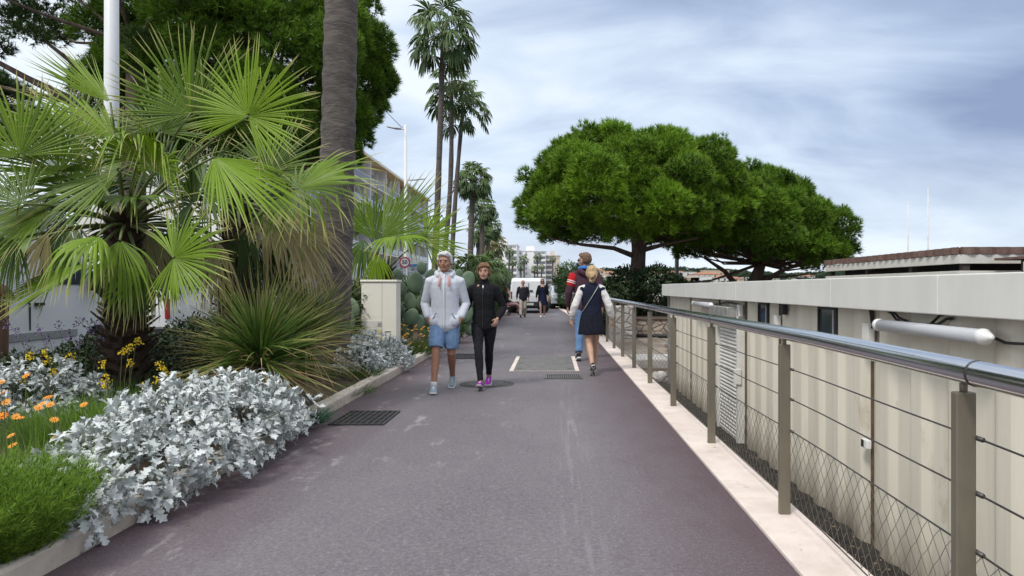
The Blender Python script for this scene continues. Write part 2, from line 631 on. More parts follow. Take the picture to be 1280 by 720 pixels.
# planting bed
rows = []
for y in np.arange(-4, 67, .35):
    rows.append([(x, y, .07 + .05 * noise.noise(Vector((x * 2.2, y * 2.2, 0))) + .10 * min(1, max(0, (-2.45 - x) / 1.2))) for x in np.linspace(-2.44, -6.0, 14)])
g = G(); g.sheet(rows)
tag(g.build('planting_bed', soil_m, smooth=True), 'brown soil of the planted bed', kind='structure')
g = G()
y = -4.0
while y < 66:
    x = XL(y)
    g.box(x - .15, x - .002, y + .006, y + .994, -.3, .115 + .004 * rnd.uniform(-1, 1))
    y += 1.0
tag(g.build('kerb', stone_m, bevel=.018), 'pale stone kerb along the planted bed', kind='structure')
g = G(); g.box(-6.25, -6.0, -20, 66, -.5, .12)
tag(g.build('road_kerb', stone_m, bevel=.01), 'kerb between bed and street', kind='structure')
g = G()
y = -4.0
cop_m, nt, b = nodes('coping_limestone')
c = ramp(nt, ntex(nt, 2.2, 6, .65).outputs[0], [(.36, (.70, .61, .555)), (.66, (.56, .475, .42))])
c = mixc(nt, c, (.33, .27, .23), ramp(nt, ntex(nt, 7, 8, .75).outputs[0], [(.58, 0.), (.72, .7)]))
c = mixc(nt, c, (.20, .17, .15), ramp(nt, ntex(nt, 60, 3, .7).outputs[0], [(.62, 0.), (.74, .6)]))
nt.links.new(c, b.inputs['Base Color']); b.inputs['Roughness'].default_value = .8
while y < 62:
    x0, x1 = XR(y), XR(y + 1.2)
    dx = .315
    z = .018
    vs = [(x0 + .002, y + .004, -.8), (x0 + dx, y + .004, -.8), (x1 + dx, y + 1.196, -.8), (x1 + .002, y + 1.196, -.8)]
    vs += [(a, b_, z) for a, b_, _ in vs]
    g._add(vs, [(3, 2, 1, 0), (4, 5, 6, 7), (0, 1, 5, 4), (1, 2, 6, 5), (2, 3, 7, 6), (3, 0, 4, 7)])
    y += 1.2
tag(g.build('stone_edging', cop_m, bevel=.006), 'pinkish white stone edging under the railing', kind='structure')

# gutter between edging and cabins, and the lower yard beyond
gut_m = mat('gutter_dirt', (.018, .016, .013), (.05, .042, .032), rough=.95, scale=8, bump=1)
rows = []
for y in np.arange(-4, 13.9, .2):
    rows.append([(x, y, -.50 + .07 * noise.noise(Vector((x * 5, y * 5, 3)))) for x in np.linspace(1.40, 2.6, 7)])
g = G(); g.sheet(rows)
tag(g.build('gutter_ground', gut_m, smooth=True), 'dark dirt strip below the railing', kind='structure')
yard_m = mat('yard_dirt', (.36, .30, .24), (.20, .16, .125), rough=.95, scale=2.2, bump=.8, bscale=14)
rows = []
for y in np.arange(13.6, 19.4, .25):
    rows.append([(x, y, -.62 + .62 * max(0, min(1, (y - 14.2) / 4.4)) + .06 * noise.noise(Vector((x * 2.5, y * 2.5, 9)))) for x in np.linspace(1.30, 12, 32)])
g = G(); g.sheet(rows)
tag(g.build('yard_ground', yard_m, smooth=True), 'bare dirt of the lower yard', kind='structure')
g = G(); g.sheet([[(x, y, .42 + .05 * noise.noise(Vector((x, y, 0)))) for x in np.linspace(1.75 if y < 22 else 1.45, 14, 20)] for y in np.arange(19.5, 62, 1.5)])
tag(g.build('terrace_ground', soil_m, smooth=True), 'raised earth behind the stone wall', kind='structure')

rng = np.random.default_rng(17)
a = NP()
for n_, x0, x1, y0, y1, z in ((260, -2.29, -1.95, 2.5, 30, .008), (420, 1.46, 2.1, 1.5, 13.5, -.43), (60, -1.9, 1.1, 2.5, 20, .008), (50, 1.13, 1.42, 2.5, 20, .022)):
    P = np.stack([rng.uniform(x0, x1, n_), rng.uniform(y0, y1, n_), np.full(n_, z)], 1)
    if x0 < -2: P[:, 0] = x0 + (x1 - x0) * rng.random(n_) ** 3
    an = rng.uniform(0, 2 * PI, n_)
    scatter(a, LEAF[0], LEAF[1], P, np.stack([np.cos(an), np.sin(an), rng.uniform(0, .25, n_)], 1), np.array([0, 0, 1.]) + rng.normal(0, .2, (n_, 3)), (.035 if z < 0 else .022) * rng.uniform(.5, 1.3, n_), rng.random(n_))
tag(a.build('leaf_litter', leafmat('fallen_leaf', (.10, .07, .04), (.28, .20, .11), trans=0)), 'fallen dry leaves and crumbs along the path edges', kind='stuff')

# hills
def hill(name, label, x0, x1, Y, dY, top, m, seed):
    rows = []
    for j in range(14):
        y = Y + dY * j / 13
        k = math.sin(PI / 2 * min(1, j / 9))
        rows.append([(x, y, -3 + (top + 3) * k * (.72 + .5 * noise.noise(Vector((x / 170 + seed, y / 300, seed)))) * min(1, (x - x0) / 80 + .0, (x1 - x) / 80) ** .5)
                     for x in np.linspace(x0, x1, 70)])
    g = G(); g.sheet(rows)
    tag(g.build(name, m, smooth=True), label, kind='structure')
    return rows


hill_m = mat('hill_woods', (.055, .085, .05), (.10, .12, .075), rough=.95, scale=.03, bump=1, bscale=.2)
hill_rows = hill('hill', 'wooded hillside with scattered houses', -120, 620, 520, 420, 22, hill_m, 3.3)
far_m = mat('far_ridge', (.12, .16, .19), (.16, .20, .22), rough=.95, scale=.01)
hill('far_ridge', 'far low blue green ridge', -200, 1500, 1700, 700, 42, far_m, 8.1)
# ================================================================= railing
steel = mat('polished_steel', (.62, .63, .65), (.55, .56, .58), rough=.16, scale=2, metal=1)
bronze = mat('olive_metal', (.22, .195, .148), (.17, .15, .115), rough=.5, scale=9, metal=.4, stretch=(1, 1, .3))
cable_m = mat('wire', (.10, .095, .09), (.07, .065, .06), rough=.4, metal=.7)
NY = [.35 + 1.87 * i for i in range(20)]


def RX(Y): return XR(Y) + (.20 if Y > 3.5 else .20 - .04 * (3.5 - Y))


rail = thing('railing', 'long polished tubular handrail on olive metal posts with cables and mesh', 'railing', (RX(4), 4, 0))
rail.location = (0, 0, 0)
g = G()
ys = [-2 + .8 * i for i in range(50)]
g.tube([(RX(y), y, 1.045) for y in ys if y < 41], .039, n=20)
hr = g.build('handrail', steel, rail, smooth=True)
for y in NY[1::2]:
    yy = y - .08
    g = G(); g.tube([(RX(yy), yy - .005, 1.045), (RX(yy), yy + .005, 1.045)], .0404, n=20)
    g.build('joint_ring', cable_m, hr, smooth=True)
for y in NY:
    g = G()
    g.box(RX(y) - .031, RX(y) + .031, y - .017, y + .017, .016, .98)
    p = g.build('post', bronze, rail, bevel=.004)
    g = G(); g.tube([(RX(y), y, .97), (RX(y), y, 1.02)], .012, n=8)
    g.build('pin', bronze, p, smooth=True)
for z in (.84, .67, .49, .085):
    g = G()
    pts = []
    for a, b_ in zip(NY[:-1], NY[1:]):
        for k in range(4):
            y = a + (b_ - a) * k / 4
            pts.append((RX(y) + .034, y, z - .004 * math.sin(PI * k / 4)))
    g.tube(pts, .0035, n=5)
    cb_ = g.build('cable', cable_m, rail, smooth=True)
    if z > .1:
        for y in NY:
            g = G(); g.tube([(RX(y) + .034, y - .045, z), (RX(y) + .034, y + .045, z)], .008, n=6)
            g.build('cable_clamp', cable_m, cb_, smooth=True)
# wire rope net below the lowest cables: two families of wavy diagonal wires
g = G()
dy, z0, z1 = .085, .09, .485
def netwire(y0, s):
    pts = []
    for k in range(9):
        z = z0 + (z1 - z0) * k / 8
        y = y0 + s * (k / 8) * .34
        wob = .008 * (1 if k % 2 else -1) + rnd.gauss(0, .004)
        pts.append((RX(y) + .036 + wob * .4, y + wob, z))
    g.tube(pts, .0013, n=3)
y = .4
while y < 17.5:
    netwire(y, 1); netwire(y + .34, -1)
    y += dy
tag(g.build('net', mat('net_wire', (.20, .195, .185), rough=.45, metal=.6), rail), None)
g = G(); g.box(1.40, 1.62, 13.3, 13.42, -.6, .3)

# ================================================================= cabins on the right
cab_m, nt, b = nodes('cabin_paint')
tcn = ntex(nt, 2.0, 6, .6, (1, 2.2, .16))
c = ramp(nt, tcn.outputs[0], [(.32, (.60, .56, .46)), (.55, (.645, .605, .505)), (.72, (.545, .50, .40))])
sp = nd(nt, 'ShaderNodeSeparateXYZ'); tc = nd(nt, 'ShaderNodeTexCoord'); nt.links.new(tc.outputs['Object'], sp.inputs[0])
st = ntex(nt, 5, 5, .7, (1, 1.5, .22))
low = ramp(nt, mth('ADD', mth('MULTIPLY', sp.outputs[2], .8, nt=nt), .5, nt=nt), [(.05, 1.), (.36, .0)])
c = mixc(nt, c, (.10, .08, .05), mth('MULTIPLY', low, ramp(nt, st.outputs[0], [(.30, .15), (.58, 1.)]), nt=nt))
rs = ntex(nt, 3.1, 6, .7, (1, 1.0, .45))
c = mixc(nt, c, (.33, .24, .15), ramp(nt, rs.outputs[0], [(.60, 0.), (.72, .6)]))
nt.links.new(c, b.inputs['Base Color']); b.inputs['Roughness'].default_value = .6
fascia_m = mat('fascia_sheet', (.70, .69, .65), (.62, .61, .57), rough=.5, scale=2.2, stretch=(1, 1, .5))
shut_m = mat('shutter_paint', (.72, .71, .67), (.60, .58, .54), rough=.5, scale=4)
CX = 2.2
cab = thing('cabin', 'cream corrugated site cabin row with pale fascia beyond the railing', 'cabin', (CX, 7, -.8))
cab.location = (0, 0, 0)
seams = [-1.5, 1.6, 4.99, 7.02, 8.25, 9.54, 11.5, 13.55]
shy0, shy1 = 8.42, 9.34
wins = [(7.32, 7.62, .925, 1.125), (5.56, 5.9, .93, 1.13)]
# corrugated wall panels between seams
g = G()
def rib(y, a, b_):
    u = (y - a) / (b_ - a) * max(2, round((b_ - a) / .42))
    q = u % 1
    return .036 * max(0, min(1, (abs(q - .5) - .14) / .17))
for a, b_ in zip(seams[:-1], seams[1:]):
    yy = np.arange(a + .012, b_ - .011, .02)
    rows = [[(CX + rib(y, a, b_), y, -.8) for y in yy], [(CX + rib(y, a, b_), y, 1.2) for y in yy]]
    g.sheet(rows)
    g.box(CX + .03, CX + .05, a, a + .02, -.8, 1.2)
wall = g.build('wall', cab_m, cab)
seam_m = mat('seam_rust', (.07, .05, .035), (.14, .10, .06), rough=.9, scale=12)
for a in seams[1:-1]:
    g = G(); g.box(CX + .012, CX + .03, a - .006, a + .006, -.8, 1.2); g.build('seam', seam_m, cab)
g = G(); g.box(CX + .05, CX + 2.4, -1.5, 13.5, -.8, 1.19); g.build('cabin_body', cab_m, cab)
g = G(); g.box(CX - .02, CX + .06, 13.5, 13.58, -.8, 1.2); g.build('corner_post', mat('corner_galvanised', (.33, .33, .32), (.22, .2, .18), rough=.6, metal=.4), cab, bevel=.006)
js = [-1.5, 1.4, 3.9, 5.4, 8.2, 13.7]
for a, b_ in zip(js[:-1], js[1:]):
    g = G(); g.box(CX - .11, CX - .075, a + .004, b_ - .004, 1.155, 1.372); g.box(CX - .075, CX + .15, a + .004, b_ - .004, 1.335, 1.366)
    g.build('fascia', fascia_m, cab, bevel=.006)
g = G(); g.box(CX + .155, CX + 2.5, -1.5, 13.7, 1.20, 1.33); g.box(CX - .075, CX + .155, 13.66, 13.69, 1.155, 1.33)
g.build('roof', fascia_m, cab)
for (a, b_, z0, z1) in wins:
    g = G()
    for q in ((a - .02, a, z0 - .02, z1 + .02), (b_, b_ + .02, z0 - .02, z1 + .02), (a, b_, z0 - .02, z0), (a, b_, z1, z1 + .02)):
        g.box(CX - .02, CX + .03, *q)
    wo = g.build('window', black_plastic, cab, bevel=.003)
    g = G(); g.box(CX - .004, CX + .004, a, b_, z0, z1); g.build('pane', glass_dark, wo)
    g = G(); g.box(CX - .012, CX - .006, a + .04, a + .065, z0 + .004, z1 - .004); g.build('sash', grey_metal, wo)
g = G()
z = -.72
while z < .90:
    g.prism([(0, 0), (-.014, .008), (-.018, .02), (-.014, .034), (0, .04)], lambda u, v, d, z=z: (CX - .006 + u, d, z + v), shy0, shy1)
    z += .046
sh = g.build('roller_shutter', shut_m, cab)
for ya, yb in ((shy0 - .08, shy0 - .01), (shy1 + .01, shy1 + .07)):
    g = G(); g.box(CX - .05, CX + .03, ya, yb, -.8, 1.06); g.build('guide_rail', shut_m, sh, bevel=.004)
g = G(); g.box(CX - .16, CX + .02, shy0 - .02, shy1 + .02, .955, 1.075); g.build('shutter_box', mat('tin', (.45, .45, .43), (.28, .27, .25), rough=.45, metal=.5, scale=12), sh, bevel=.008)
g = G(); g.box(CX - .09, CX - .01, shy0 - .10, shy0 - .03, .18, .36); g.build('lock_box', shut_m, sh, bevel=.006)
# boxes, clips and cables on the wall
for y, z, s in ((4.95, .99, .05), (6.95, .98, .04), (6.75, 1.10, .035), (8.33, 1.04, .05)):
    g = G(); g.box(CX - .05, CX - .002, y - s, y + s, z - s * 1.4, z + s * 1.4)
    g.build('junction_box', fascia_m if y != 6.75 else black_plastic, cab, bevel=.005)
g = G(); g.box(CX - .035, CX - .002, 4.95, 5.04, .19, .25)
sk = g.build('socket_box', white_paint, cab, bevel=.006)
g = G(); g.box(CX - .04, CX - .036, 5.0, 5.036, .195, .245); g.build('socket_cover', black_plastic, sk)
def cablerun(pts, r=.008):
    g = G(); g.tube(pts, r, n=6); return g.build('wall_cable', black_plastic, cab, smooth=True)
def arc(y0, z0, y1, z1, sag, n=14):
    return [(CX - .022, y0 + (y1 - y0) * i / n, z0 + (z1 - z0) * i / n - sag * math.sin(PI * i / n) + .006 * math.sin(i * 2.1)) for i in range(n + 1)]
cablerun(arc(4.62, 1.15, 3.92, 1.14, .07)); cablerun(arc(4.66, 1.15, 4.0, 1.16, .095)); cablerun(arc(3.60, 1.05, 2.6, 1.10, .035))
cablerun(arc(9.5, 1.08, 8.36, 1.10, -.03)); cablerun(arc(9.56, 1.1, 9.5, .93, -.03)); cablerun(arc(9.9, 1.1, 9.5, 1.0, .05)); cablerun(arc(4.93, 1.15, 4.9, 1.03, .0))

tube_m = mat('frosted_tube', (.47, .48, .50), (.42, .43, .45), rough=.35, scale=2)
def tubelamp(y0, y1, z, label):
    t = thing('tube_lamp', label, 'lamp', (CX - .09, (y0 + y1) / 2, z), group='tube lamps on the cabin wall')
    h = (y1 - y0) / 2
    g = G(); g.tube([(0, -h + .03, 0), (0, h - .03, 0)], .037, n=18); g.build('diffuser', tube_m, t, smooth=True)
    for s in (-1, 1):
        g = G(); g.loft([(0, s * (h - .035), 0), (0, s * h, 0), (0, s * (h + .02), 0), (0, s * (h + .05), 0)], [.040, .040, .027, .013], n=16); g.build('end_cap', white_paint, t, smooth=True)
    for s in (-.6, .6):
        g = G(); g.box(0, .085, s * h - .02, s * h + .02, -.01, .03); g.build('bracket', grey_metal, t)
tubelamp(3.50, 4.66, 1.062, 'white tube lamp nearest the camera, under the fascia beside looping black cables')
tubelamp(9.5, 10.7, 1.07, 'far white tube lamp on the cabin wall beyond the roller shutter')

# ================================================================= canopy structure, poles, wall
roof_m = mat('brown_sheet', (.10, .055, .045), (.16, .10, .08), rough=.7, scale=6)
cream_m = mat('cream_beam', (.62, .60, .55), (.52, .50, .45), rough=.6, scale=3)
can = thing('beach_canopy', 'dark flat roofed beach canopy with brown corrugated edge behind the cabins', 'canopy', (9, 13, -.8))
can.location = (0, 0, 0)
X0, Y0, Y1, X1 = 6.0, 10.6, 15.8, 13.5
def corr(n0, n1, fn, z0, z1):
    rows0, rows1 = [], []
    k = int((n1 - n0) / .05)
    for i in range(k + 1):
        q = n0 + (n1 - n0) * i / k
        rows0.append(fn(q, .02 * math.sin(q * 2 * PI / .24), z0)); rows1.append(fn(q, .02 * math.sin(q * 2 * PI / .24), z1))
    return [rows0, rows1]
g = G()
g.box(X0 + .03, X1, Y0 + .03, Y1, 1.86, 1.895)
g.sheet(corr(Y0, Y1, lambda q, d, z: (X0 - .02 + d, q, z), 1.80, 1.905)); g.sheet(corr(X0, X1, lambda q, d, z: (q, Y0 - .02 + d, z), 1.80, 1.905))
g.build('roof', roof_m, can)
for z0, z1 in ((1.66, 1.795), (1.44, 1.555)):
    g = G(); g.box(X0, X0 + .06, Y0, Y1, z0, z1); g.box(X0 + .06, X1, Y0, Y0 + .06, z0, z1); g.build('beam', cream_m, can, bevel=.004)
g = G(); g.box(X0 + .35, X1, Y0 + .35, Y1 - .2, -.8, 1.855); g.build('interior_shade', dark, can)  # solid near-black block standing in for the shade under the roof
for y in (Y0 + .08, 12.2, 13.9, Y1 - .08):
    g = G(); g.box(X0 + .07, X0 + .17, y - .05, y + .05, -.8, 1.66); g.build('post', mat('dark_timber', (.05, .04, .035), rough=.8), can)
can2 = thing('lower_canopy', 'lower brown corrugated awning edge in front of the dark canopy', 'canopy', (9.5, 9.6, -.8))
can2.location = (0, 0, 0)
g = G(); g.sheet(corr(6.45, 13.5, lambda q, d, z: (q, 9.78 + d, z), 1.665, 1.745)); g.box(6.45, 13.5, 9.8, 10.5, 1.70, 1.735); g.build('roof', roof_m, can2)
g = G(); g.box(6.45, 13.5, 9.80, 9.86, 1.53, 1.66); g.build('beam', cream_m, can2, bevel=.004)
g = G(); g.box(6.5, 6.58, 9.9, 9.98, -.8, 1.70); g.box(12, 12.08, 9.9, 9.98, -.8, 1.70); g.build('post', dark, can2)

for px, top, lab in ((1135, 250, 'shorter of two thin white masts above the canopy roof'), (1160, 235, 'taller of two thin white masts above the canopy roof')):
    p = at(px, top, 34)
    t = thing('mast', lab, 'mast', (p.x, p.y, -.8), group='masts beyond the canopy')
    g = G(); g.tube([(0, 0, 0), (0, 0, 3), (0, 0, p.z + .8)], [.05, .04, .018], n=8); g.build('pole', mat('mast_white', (.72, .70, .66), rough=.5), t, smooth=True)
    g = G(); g.ell((0, 0, p.z + .82), (.03, .03, .03)); g.build('finial', white_paint, t, smooth=True)

p = at(846, 320, 29)
t = thing('lamp_post', 'grey lamp post standing between the two umbrella pines', 'lamp post', (p.x, p.y, .3))
g = G(); g.tube([(0, 0, 0), (0, 0, 2), (0, 0, 5.2)], [.10, .085, .06], n=10); g.build('pole', grey_metal, t, smooth=True)
g = G(); g.loft([(0, 0, 5.2), (-.3, 0, 5.35), (-.9, 0, 5.38)], [(.05, .04), (.07, .05), (.05, .02)]); g.build('lamp_head', grey_metal, t, smooth=True)

def rubble_mat(name, c1, c2, mort, scale):
    m, nt, b = nodes(name)
    v = ntex(nt, scale, typ='ShaderNodeTexVoronoi', stretch=(1, 1, 1.25))
    v.feature = 'DISTANCE_TO_EDGE'
    v2 = ntex(nt, scale, typ='ShaderNodeTexVoronoi', stretch=(1, 1, 1.25))
    sepc = nd(nt, 'ShaderNodeSeparateColor'); nt.links.new(v2.outputs['Color'], sepc.inputs[0])
    c = ramp(nt, sepc.outputs[0], [(0, c1), (1, c2)])
    n = ntex(nt, 14, 5)
    c = mixc(nt, c, (.10, .08, .06), ramp(nt, n.outputs[0], [(.5, 0.), (.8, .6)]))
    c = mixc(nt, mort, c, ramp(nt, v.outputs['Distance'], [(.02, 0.), (.07, 1.)]))
    nt.links.new(c, b.inputs['Base Color'])
    b.inputs['Roughness'].default_value = .9
    bp = nd(nt, 'ShaderNodeBump'); bp.inputs['Strength'].default_value = .8; bp.inputs['Distance'].default_value = .03
    nt.links.new(ramp(nt, v.outputs['Distance'], [(0, 0.), (.1, 1.)]), bp.inputs['Height']); nt.links.new(bp.outputs[0], b.inputs['Normal'])
    return m
rub = rubble_mat('rubble_stone', (.40, .31, .23), (.58, .47, .37), (.17, .13, .10), 4.5)
wl = thing('stone_wall', 'low rubble stone retaining wall below the umbrella pine', 'wall', (5, 19.2, 0))
wl.location = (0, 0, 0)
g = G(); g.box(1.52, 12, 19.0, 19.45, -.3, .45); g.build('wall_face', rub, wl, bevel=.02)
g = G(); g.box(1.50, 12, 18.96, 19.5, .452, .50); g.build('coping', mat('coping_earth', (.14, .10, .075), (.07, .05, .04), rough=.95, scale=6, bump=1), wl, bevel=.015)
wl2 = thing('rubble_wall', 'taller pale rubble wall stub beside the railing', 'wall', (1.9, 18.3, 0))
wl2.location = (0, 0, 0)
g = G(); g.box(1.50, 2.15, 18.35, 18.95, -.3, .84); g.build('wall_face', rubble_mat('pale_rubble', (.46, .42, .37), (.60, .55, .49), (.30, .27, .24), 4.0), wl2, bevel=.03)
pt = thing('drain_pipe', 'dark pipe lying along the foot of the stone wall', 'pipe', (5, 18.7, .1))
pt.location = (0, 0, 0)
g = G(); g.tube([(1.55, 18.8, .06), (4, 18.82, .03), (8, 18.8, .08), (12, 18.8, .05)], .05, n=10); g.build('pipe', black_plastic, pt, smooth=True)
slab_m = mat('concrete_slab', (.62, .60, .57), (.46, .44, .41), rough=.9, scale=3, bump=.4)
g = G(); g.box(1.75, 4.4, 15.2, 16.4, -.50, -.20)
tag(g.build('concrete_slab', slab_m, bevel=.03), 'pale concrete slab in the lower yard', 'slab')
g = G(); g.obox((2.2, 16.9, -.05), (.9, .12, .05), Matrix.Rotation(.2, 3, 'Z')); g.obox((2.5, 17.05, -.02), (1.3, .1, .05), Matrix.Rotation(-.1, 3, 'Z'))
# lumber and stones
wood = mat('weathered_wood', (.25, .20, .15), (.14, .11, .08), rough=.9, scale=6, stretch=(.3, 3, 3))
for i, (x, y, z, l, rz, lab) in enumerate([(2.1, 14.75, -.36, 1.3, .25, 'weathered plank lying across the dirt below the slab'), (2.3, 14.45, -.42, 1.5, -.1, 'long weathered plank nearest the railing in the lower yard'), (1.95, 14.1, -.42, .8, .5, 'short weathered plank among stones in the lower yard')]):
    g = G(); g.obox((0, 0, 0), (l, .16, .05), Matrix.Identity(3))
    o = g.build('plank', wood, bevel=.008); o.location = (x, y, z); o.rotation_euler = (0, .05, rz)
    tag(o, lab, 'plank', 'planks in the lower yard')
def rock(loc, r, m, label, seed):
    g = G(); g.ell((0, 0, 0), r, nu=12, nv=8)
    g.v = [tuple(Vector(p) * (1 + .28 * noise.noise(Vector(p) * (1.3 / max(r)) + Vector((seed, 0, 0))))) for p in g.v]
    o = g.build('rock', m); o.location = loc
    return tag(o, label, 'rock', 'rocks in the lower yard')
rw = mat('white_rock', (.72, .70, .66), (.58, .55, .50), rough=.85, scale=5, bump=.6)
rg = mat('grey_rock', (.30, .27, .23), (.18, .16, .14), rough=.9, scale=5, bump=.8)
rock((1.98, 13.75, -.42), (.15, .12, .12), rw, 'white rock resting near the cabin corner', 1)
rock((2.12, 14.0, -.40), (.11, .12, .09), rw, 'smaller white rock behind the first near the cabin', 2)
rock((1.72, 14.3, -.46), (.16, .13, .10), rg, 'grey rock beside the short plank', 3)
rock((1.8, 13.4, -.44), (.14, .1, .1), rg, 'grey rock in the dark strip by the cabin corner', 4)
rock((2.9, 17.2, -.05), (.2, .16, .12), rg, 'grey rock on the dirt slope before the stone wall', 5)
# low wire fence panel beside the slab
fp = thing('wire_fence', 'sagging wire mesh fence panel in the lower yard', 'fence', (2.2, 15.0, -.5))
g = G()
for k in range(15):
    g.tube([(-.5 + k * .075, 0, 0), (-.5 + k * .075 + .3, 0, .45)], .003, n=3); g.tube([(-.5 + k * .075 + .3, .004, 0), (-.5 + k * .075, .004, .45)], .003, n=3)
g.build('mesh', cable_m, fp)
for x in (-.5, .85):
    g = G(); g.tube([(x, 0, -.1), (x, 0, .5)], .015, n=6); g.build('post', grey_metal, fp, smooth=True)

# ================================================================= iron covers set in the path
iron = mat('cast_iron', (.075, .07, .07), (.045, .043, .045), rough=.55, metal=.5, scale=14)
def grate(name, x0, x1, y0, y1, nx, ny, label, m=iron):
    t = thing(name, label, 'drain cover', ((x0 + x1) / 2, (y0 + y1) / 2, .0), group='drain grates in the path')
    w_, d = (x1 - x0) / 2, (y1 - y0) / 2
    g = G()
    b_ = .022
    for q in ((-w_, w_, -d, -d + b_), (-w_, w_, d - b_, d), (-w_, -w_ + b_, -d + b_, d - b_), (w_ - b_, w_, -d + b_, d - b_)): g.box(*q, .006, .016)
    g.build('frame', m, t)
    g = G()
    for i in range(1, nx):
        x = -w_ + 2 * w_ * i / nx; g.box(x - .009, x + .009, -d + b_, d - b_, .006, .0135)
    for j in range(1, ny):
        y = -d + 2 * d * j / ny; g.box(-w_ + b_, w_ - b_, y - .009, y + .009, .006, .0125)
    g.build('bars', m, t)
    g = G(); g.box(-w_ + b_, w_ - b_, -d + b_, d - b_, .0045, .0058); g.build('pit_shade', dark, t)  # flat black sheet stands in for the shaded hollow below the bars
grate('drain_grate', -2.12, -1.59, 6.8, 7.55, 9, 4, 'black iron drain grate nearest the camera by the left kerb')
grate('drain_grate', -1.87, -1.42, 13.2, 14.1, 8, 5, 'far iron drain grate by the kerb behind the walking couple')
grate('slot_drain', -.11, .44, 10.25, 10.75, 18, 2, 'narrow slotted drain strip in the path behind the blonde woman', mat('worn_iron', (.16, .15, .145), (.10, .095, .09), rough=.6, metal=.3))

conc = mat('cover_concrete', (.17, .165, .16), (.11, .105, .10), rough=.85, scale=9, bump=.4)
t = thing('access_cover', 'large rectangular grey access cover edged with pinkish white strips', 'drain cover', (-.12, 12.4, 0))
g = G(); g.box(-.48, .48, -1.15, 1.15, .0045, .010); g.build('lid', conc, t)
for x in (-.515, .515):
    g = G(); g.box(x - .032, x + .032, -1.2, 1.2, .0045, .011); g.build('edging', cop_m, t)
g = G(); g.box(-.48, .48, -1.195, -1.165, .0045, .010); g.build('edging', stone_m, t)
g = G()
for x in (-.4, .4):
    for y in (-.9, 0, .9): g.box(x - .04, x + .04, y - .03, y + .03, .0102, .0125)
g.build('lifting_plate', iron, t)
t = thing('manhole_cover', 'round patterned iron manhole cover under the woman in black', 'drain cover', (-.88, 9.72, 0))
g = G(); g.tube([(0, 0, .0045), (0, 0, .009)], [.37, .37], n=40); g.build('rim', mat('rim_concrete', (.085, .075, .07), (.05, .045, .045), rough=.85, scale=12), t)
g = G(); g.tube([(0, 0, .0095), (0, 0, .0125)], [.29, .29], n=40); lid = g.build('lid', iron, t)
g = G()
for i in range(-6, 7):
    for j in range(-6, 7):
        if i * i + j * j < 36: g.box(i * .042 - .012, i * .042 + .012, j * .042 - .012, j * .042 + .012, .0128, .0155)
g.build('studs', mat('worn_studs', (.21, .19, .17), (.15, .135, .12), rough=.6, metal=.2), lid)
# ================================================================= vegetation
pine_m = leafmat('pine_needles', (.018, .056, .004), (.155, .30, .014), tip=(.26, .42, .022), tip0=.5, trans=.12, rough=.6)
pine_m2 = leafmat('darker_pine_needles', (.014, .048, .004), (.12, .24, .013), tip=(.21, .35, .02), tip0=.5, trans=.12, rough=.6)  # same needles in a darker green, to set the pines apart
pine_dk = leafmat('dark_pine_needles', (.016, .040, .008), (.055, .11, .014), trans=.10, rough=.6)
fan_m = leafmat('fan_palm_leaf', (.018, .052, .003), (.185, .30, .010), tip=(.52, .46, .18), tip0=.70, trans=.18, rough=.42, spec=.32)
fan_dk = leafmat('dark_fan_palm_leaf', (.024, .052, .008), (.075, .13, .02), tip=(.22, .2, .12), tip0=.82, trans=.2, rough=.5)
fan_dry = leafmat('dry_fan_palm_leaf', (.22, .20, .08), (.36, .30, .15), tip=(.42, .34, .2), tip0=.6, trans=.2, rough=.7)
tallpalm_m = leafmat('tall_palm_leaf', (.035, .072, .020), (.11, .175, .045), tip=(.26, .25, .13), tip0=.8, trans=.2)
boot_m = mat('leaf_boots', (.075, .045, .028), (.03, .018, .012), rough=.95, scale=14, bump=.6)
petiole_m = mat('petiole', (.16, .20, .06), (.10, .12, .04), rough=.6, scale=5)


